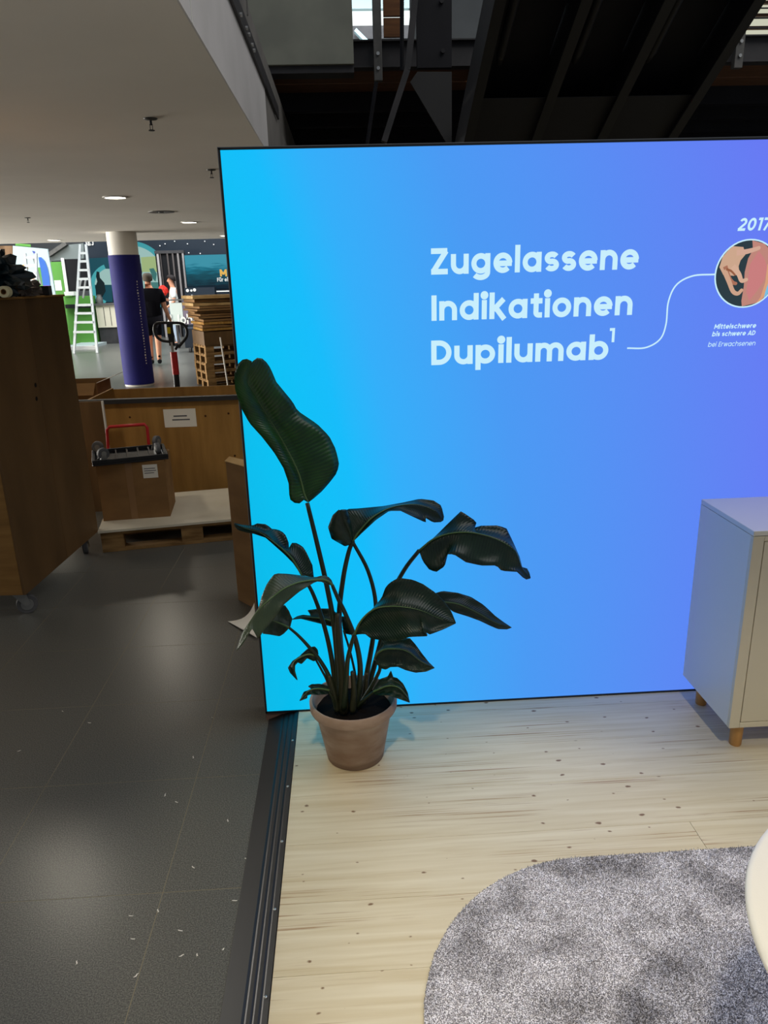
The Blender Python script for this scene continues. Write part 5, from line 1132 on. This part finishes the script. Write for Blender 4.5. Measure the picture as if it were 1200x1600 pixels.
# ------------------------------------------------------------------ green booth, ladders, white swoosh panel
green = mat('bright_green', srgb(82, 142, 58), .6, .3); YG = 24.6
gb = empty('green_booth', (at(95, 450, Y=YG).x, YG, F), 'bright green exhibition booth wall with a black screen', 'booth')
a, b2 = at(60, 409, Y=YG), at(105, 409, Y=YG); zg = at(95, 409, Y=YG).z
B().box((a.x, YG, F), (b2.x, YG+.2, zg)).build('green_panel', green, gb)
a, b2, c_ = at(100, 405, Y=YG-.05), at(134, 404, Y=YG-.05), at(105, 455, Y=YG-.05)
B().box((a.x, YG-.05, c_.z), (b2.x, YG, a.z)).build('black_screen', blackmatte, gb)
B().bar(at(97.5, 403, Y=YG-.08), at(105, 456, Y=YG-.08), .08, .05, (0, 1, 0)).build('white_edge', white, gb)
B().box((at(103, 462, Y=YG-.5).x, YG-.6, F), (at(142, 462, Y=YG-.5).x, YG-.1, at(120, 463, Y=YG-.6).z)).build('green_counter', green, gb)
B().box((at(101, 457, Y=YG-.6).x, YG-.65, at(101, 462, Y=YG-.65).z), (at(116, 457, Y=YG-.6).x, YG-.2, at(101, 456, Y=YG-.65).z)).build('white_block', white, gb)
a = at(91, 446, Y=YG-.01); B().box((a.x-.1, YG-.012, a.z-.15), (a.x+.1, YG, a.z+.15)).build('white_socket', white, gb)
B().box((at(102, 474, Y=YG-.7).x, YG-.75, at(102, 482, Y=YG-.75).z), (at(145, 474, Y=YG-.7).x, YG-.6, at(102, 476, Y=YG-.75).z)).build('dark_shelf', black, gb)
YV = 22.5
sw = empty('swoosh_panel', (at(55, 450, Y=YV).x, YV, F), 'white booth panel with a blue to violet swoosh behind the ladder', 'panel')
flatpoly([(20, 384), (74, 389), (86, 458), (97, 532), (20, 534)], YV, mat('panel_pale_blue', srgb(168, 188, 190), .6, .3), 'panel_face', sw, .06)
flatpoly([(24, 380), (48, 382), (48, 386), (24, 384)], YV+.1, green, 'green_cap', sw)
flatpoly([(60, 402), (64, 402), (70, 408), (74, 418), (77, 432), (78, 446), (67, 446), (64, 425)], YV-.02, mat('swoosh_blue', srgb(42, 92, 172), .6, .3), 'swoosh', sw)
flatpoly([(67, 446), (78, 446), (80, 462), (70, 462)], YV-.02, mat('swoosh_violet', srgb(124, 84, 150), .6, .3), 'swoosh', sw)
flatpoly([(57, 418), (63, 418), (67, 446), (68, 462), (60, 462)], YV-.021, green, 'swoosh', sw)
flatpoly([(50, 392), (54, 393), (56, 402), (52, 406), (54, 398)], YV-.02, mat('logo_blue', srgb(50, 60, 150), .6, .3), 'logo_mark', sw)
B().prism([at(*p, Y=YV+.8) for p in ((0, 384), (21, 384), (24, 403), (0, 401))], (0, .1, 0)).build('timber_wall', mat('brown_slats', srgb(128, 100, 74), .7, .2, col2=srgb(98, 74, 52), nscale=(12, 1, 1)), label='brown timber wall at the far left below the soffit', cat='wall panel')
stg = empty('grey_ramp_truss', (at(105, 395, Y=26.5).x, 26.5, F), 'grey sloping stair soffit beyond the tall ladder', 'stair')
flatpoly([(78, 396), (100, 383), (131, 380), (131, 404), (80, 408)], 26.4, mat('ramp_grey', srgb(122, 130, 128), .7, .2), 'sloping_panel', stg, .1)
B().bar(at(76, 399, Y=26.3), at(104, 380, Y=26.3), .12, .18, (0, 1, 0)).build('handrail', steel, stg)
B().box((at(78, 400, Y=26.5).x, 26.5, F), (at(80, 400, Y=26.5).x, 26.6, at(78, 405, Y=26.5).z)).build('support_post', steel, stg)
alul = mat('ladder_aluminium', srgb(172, 178, 180), .45, .5, .2)
def ladder(name, label, Y, rails, rungs, back=None, w=.06):
    l = empty(name, (at(*rails[0][1], Y=Y).x, Y, F), label, 'ladder')
    for r in rails:
        p, q = at(*r[0], Y=Y), at(*r[1], Y=Y); p.y += .4; 
        if abs(q.z-F) < .35: q.z = F
        B().bar(p, q, w, w, (0, 1, 0)).build('rail', alul, l)
    for (x0_, x1_, y_) in rungs:
        t = (y_-rails[0][0][1])/(rails[0][1][1]-rails[0][0][1]); B().bar(at(x0_, y_, Y=Y)+Vector((0, .4*(1-t), 0)), at(x1_, y_-.3, Y=Y)+Vector((0, .4*(1-t), 0)), .05, .06).build('rung', alul, l)
    for r in back or ():
        p, q = at(*r[0], Y=Y+.5), at(*r[1], Y=Y+1.0); B().bar(p, q, w*.7, w*.7, (0, 1, 0)).build('support_leg', alul, l)
ladder('step_ladder', 'tall white step ladder standing between the crate and the column', 21.0, (((117.5, 381), (113, 535)), ((126.5, 381), (150, 536))),
       [(117, 128.5, 395), (116.8, 130.5, 408), (116.5, 132.5, 422), (116.2, 134, 436), (116, 136.5, 449.5), (115, 139.5, 477), (114.8, 142, 490), (114.5, 144, 504), (114, 146, 519)], (((127, 437), (120, 465)), ((134, 437), (130, 465))))
ladder('step_ladder', 'white step ladder with a person in front of the swoosh panel', 20.3, (((29, 395), (49, 542)), ((46.5, 395), (56, 542))), [(31, 47, 402), (33, 48, 415), (35, 49, 427), (37, 50, 439)], (((52, 400), (64, 445)),))
YZ = 21.25
person((at(42, 440, Y=YZ).x, YZ, .55), math.pi, 'blond person in dark clothes standing on the ladder at far left', dict(elL=(.26,-.05,1.2), wrL=(.2,-.2,1.35), haL=(.18,-.25,1.4)), .95, 1.0, mat('cream_top', srgb(190, 160, 136), .8, .1), blk, False, shoem, None, hblond)
B().box((at(42, 440, Y=YZ).x-.3, YZ-.25, F), (at(42, 440, Y=YZ).x+.3, YZ+.35, .55)).build('work_platform', steel, label='low grey work platform under the person at the ladder', cat='platform')
st2 = empty('grey_floor_platform', (at(125, 520, Y=24).x, 23.2, F), 'low pale grey booth floor platform behind the tall ladder', 'platform')
B().box((at(104, 505, Y=23).x, 22.3, F), (at(146, 505, Y=23).x, 24.0, F+.08)).build('platform_deck', mat('platform_pale', srgb(168, 180, 180), .4, .4), st2)
B().box((at(104, 505, Y=22.3).x, 22.25, F), (at(146, 505, Y=22.3).x, 22.3, F+.10)).build('edge_profile', white, st2)
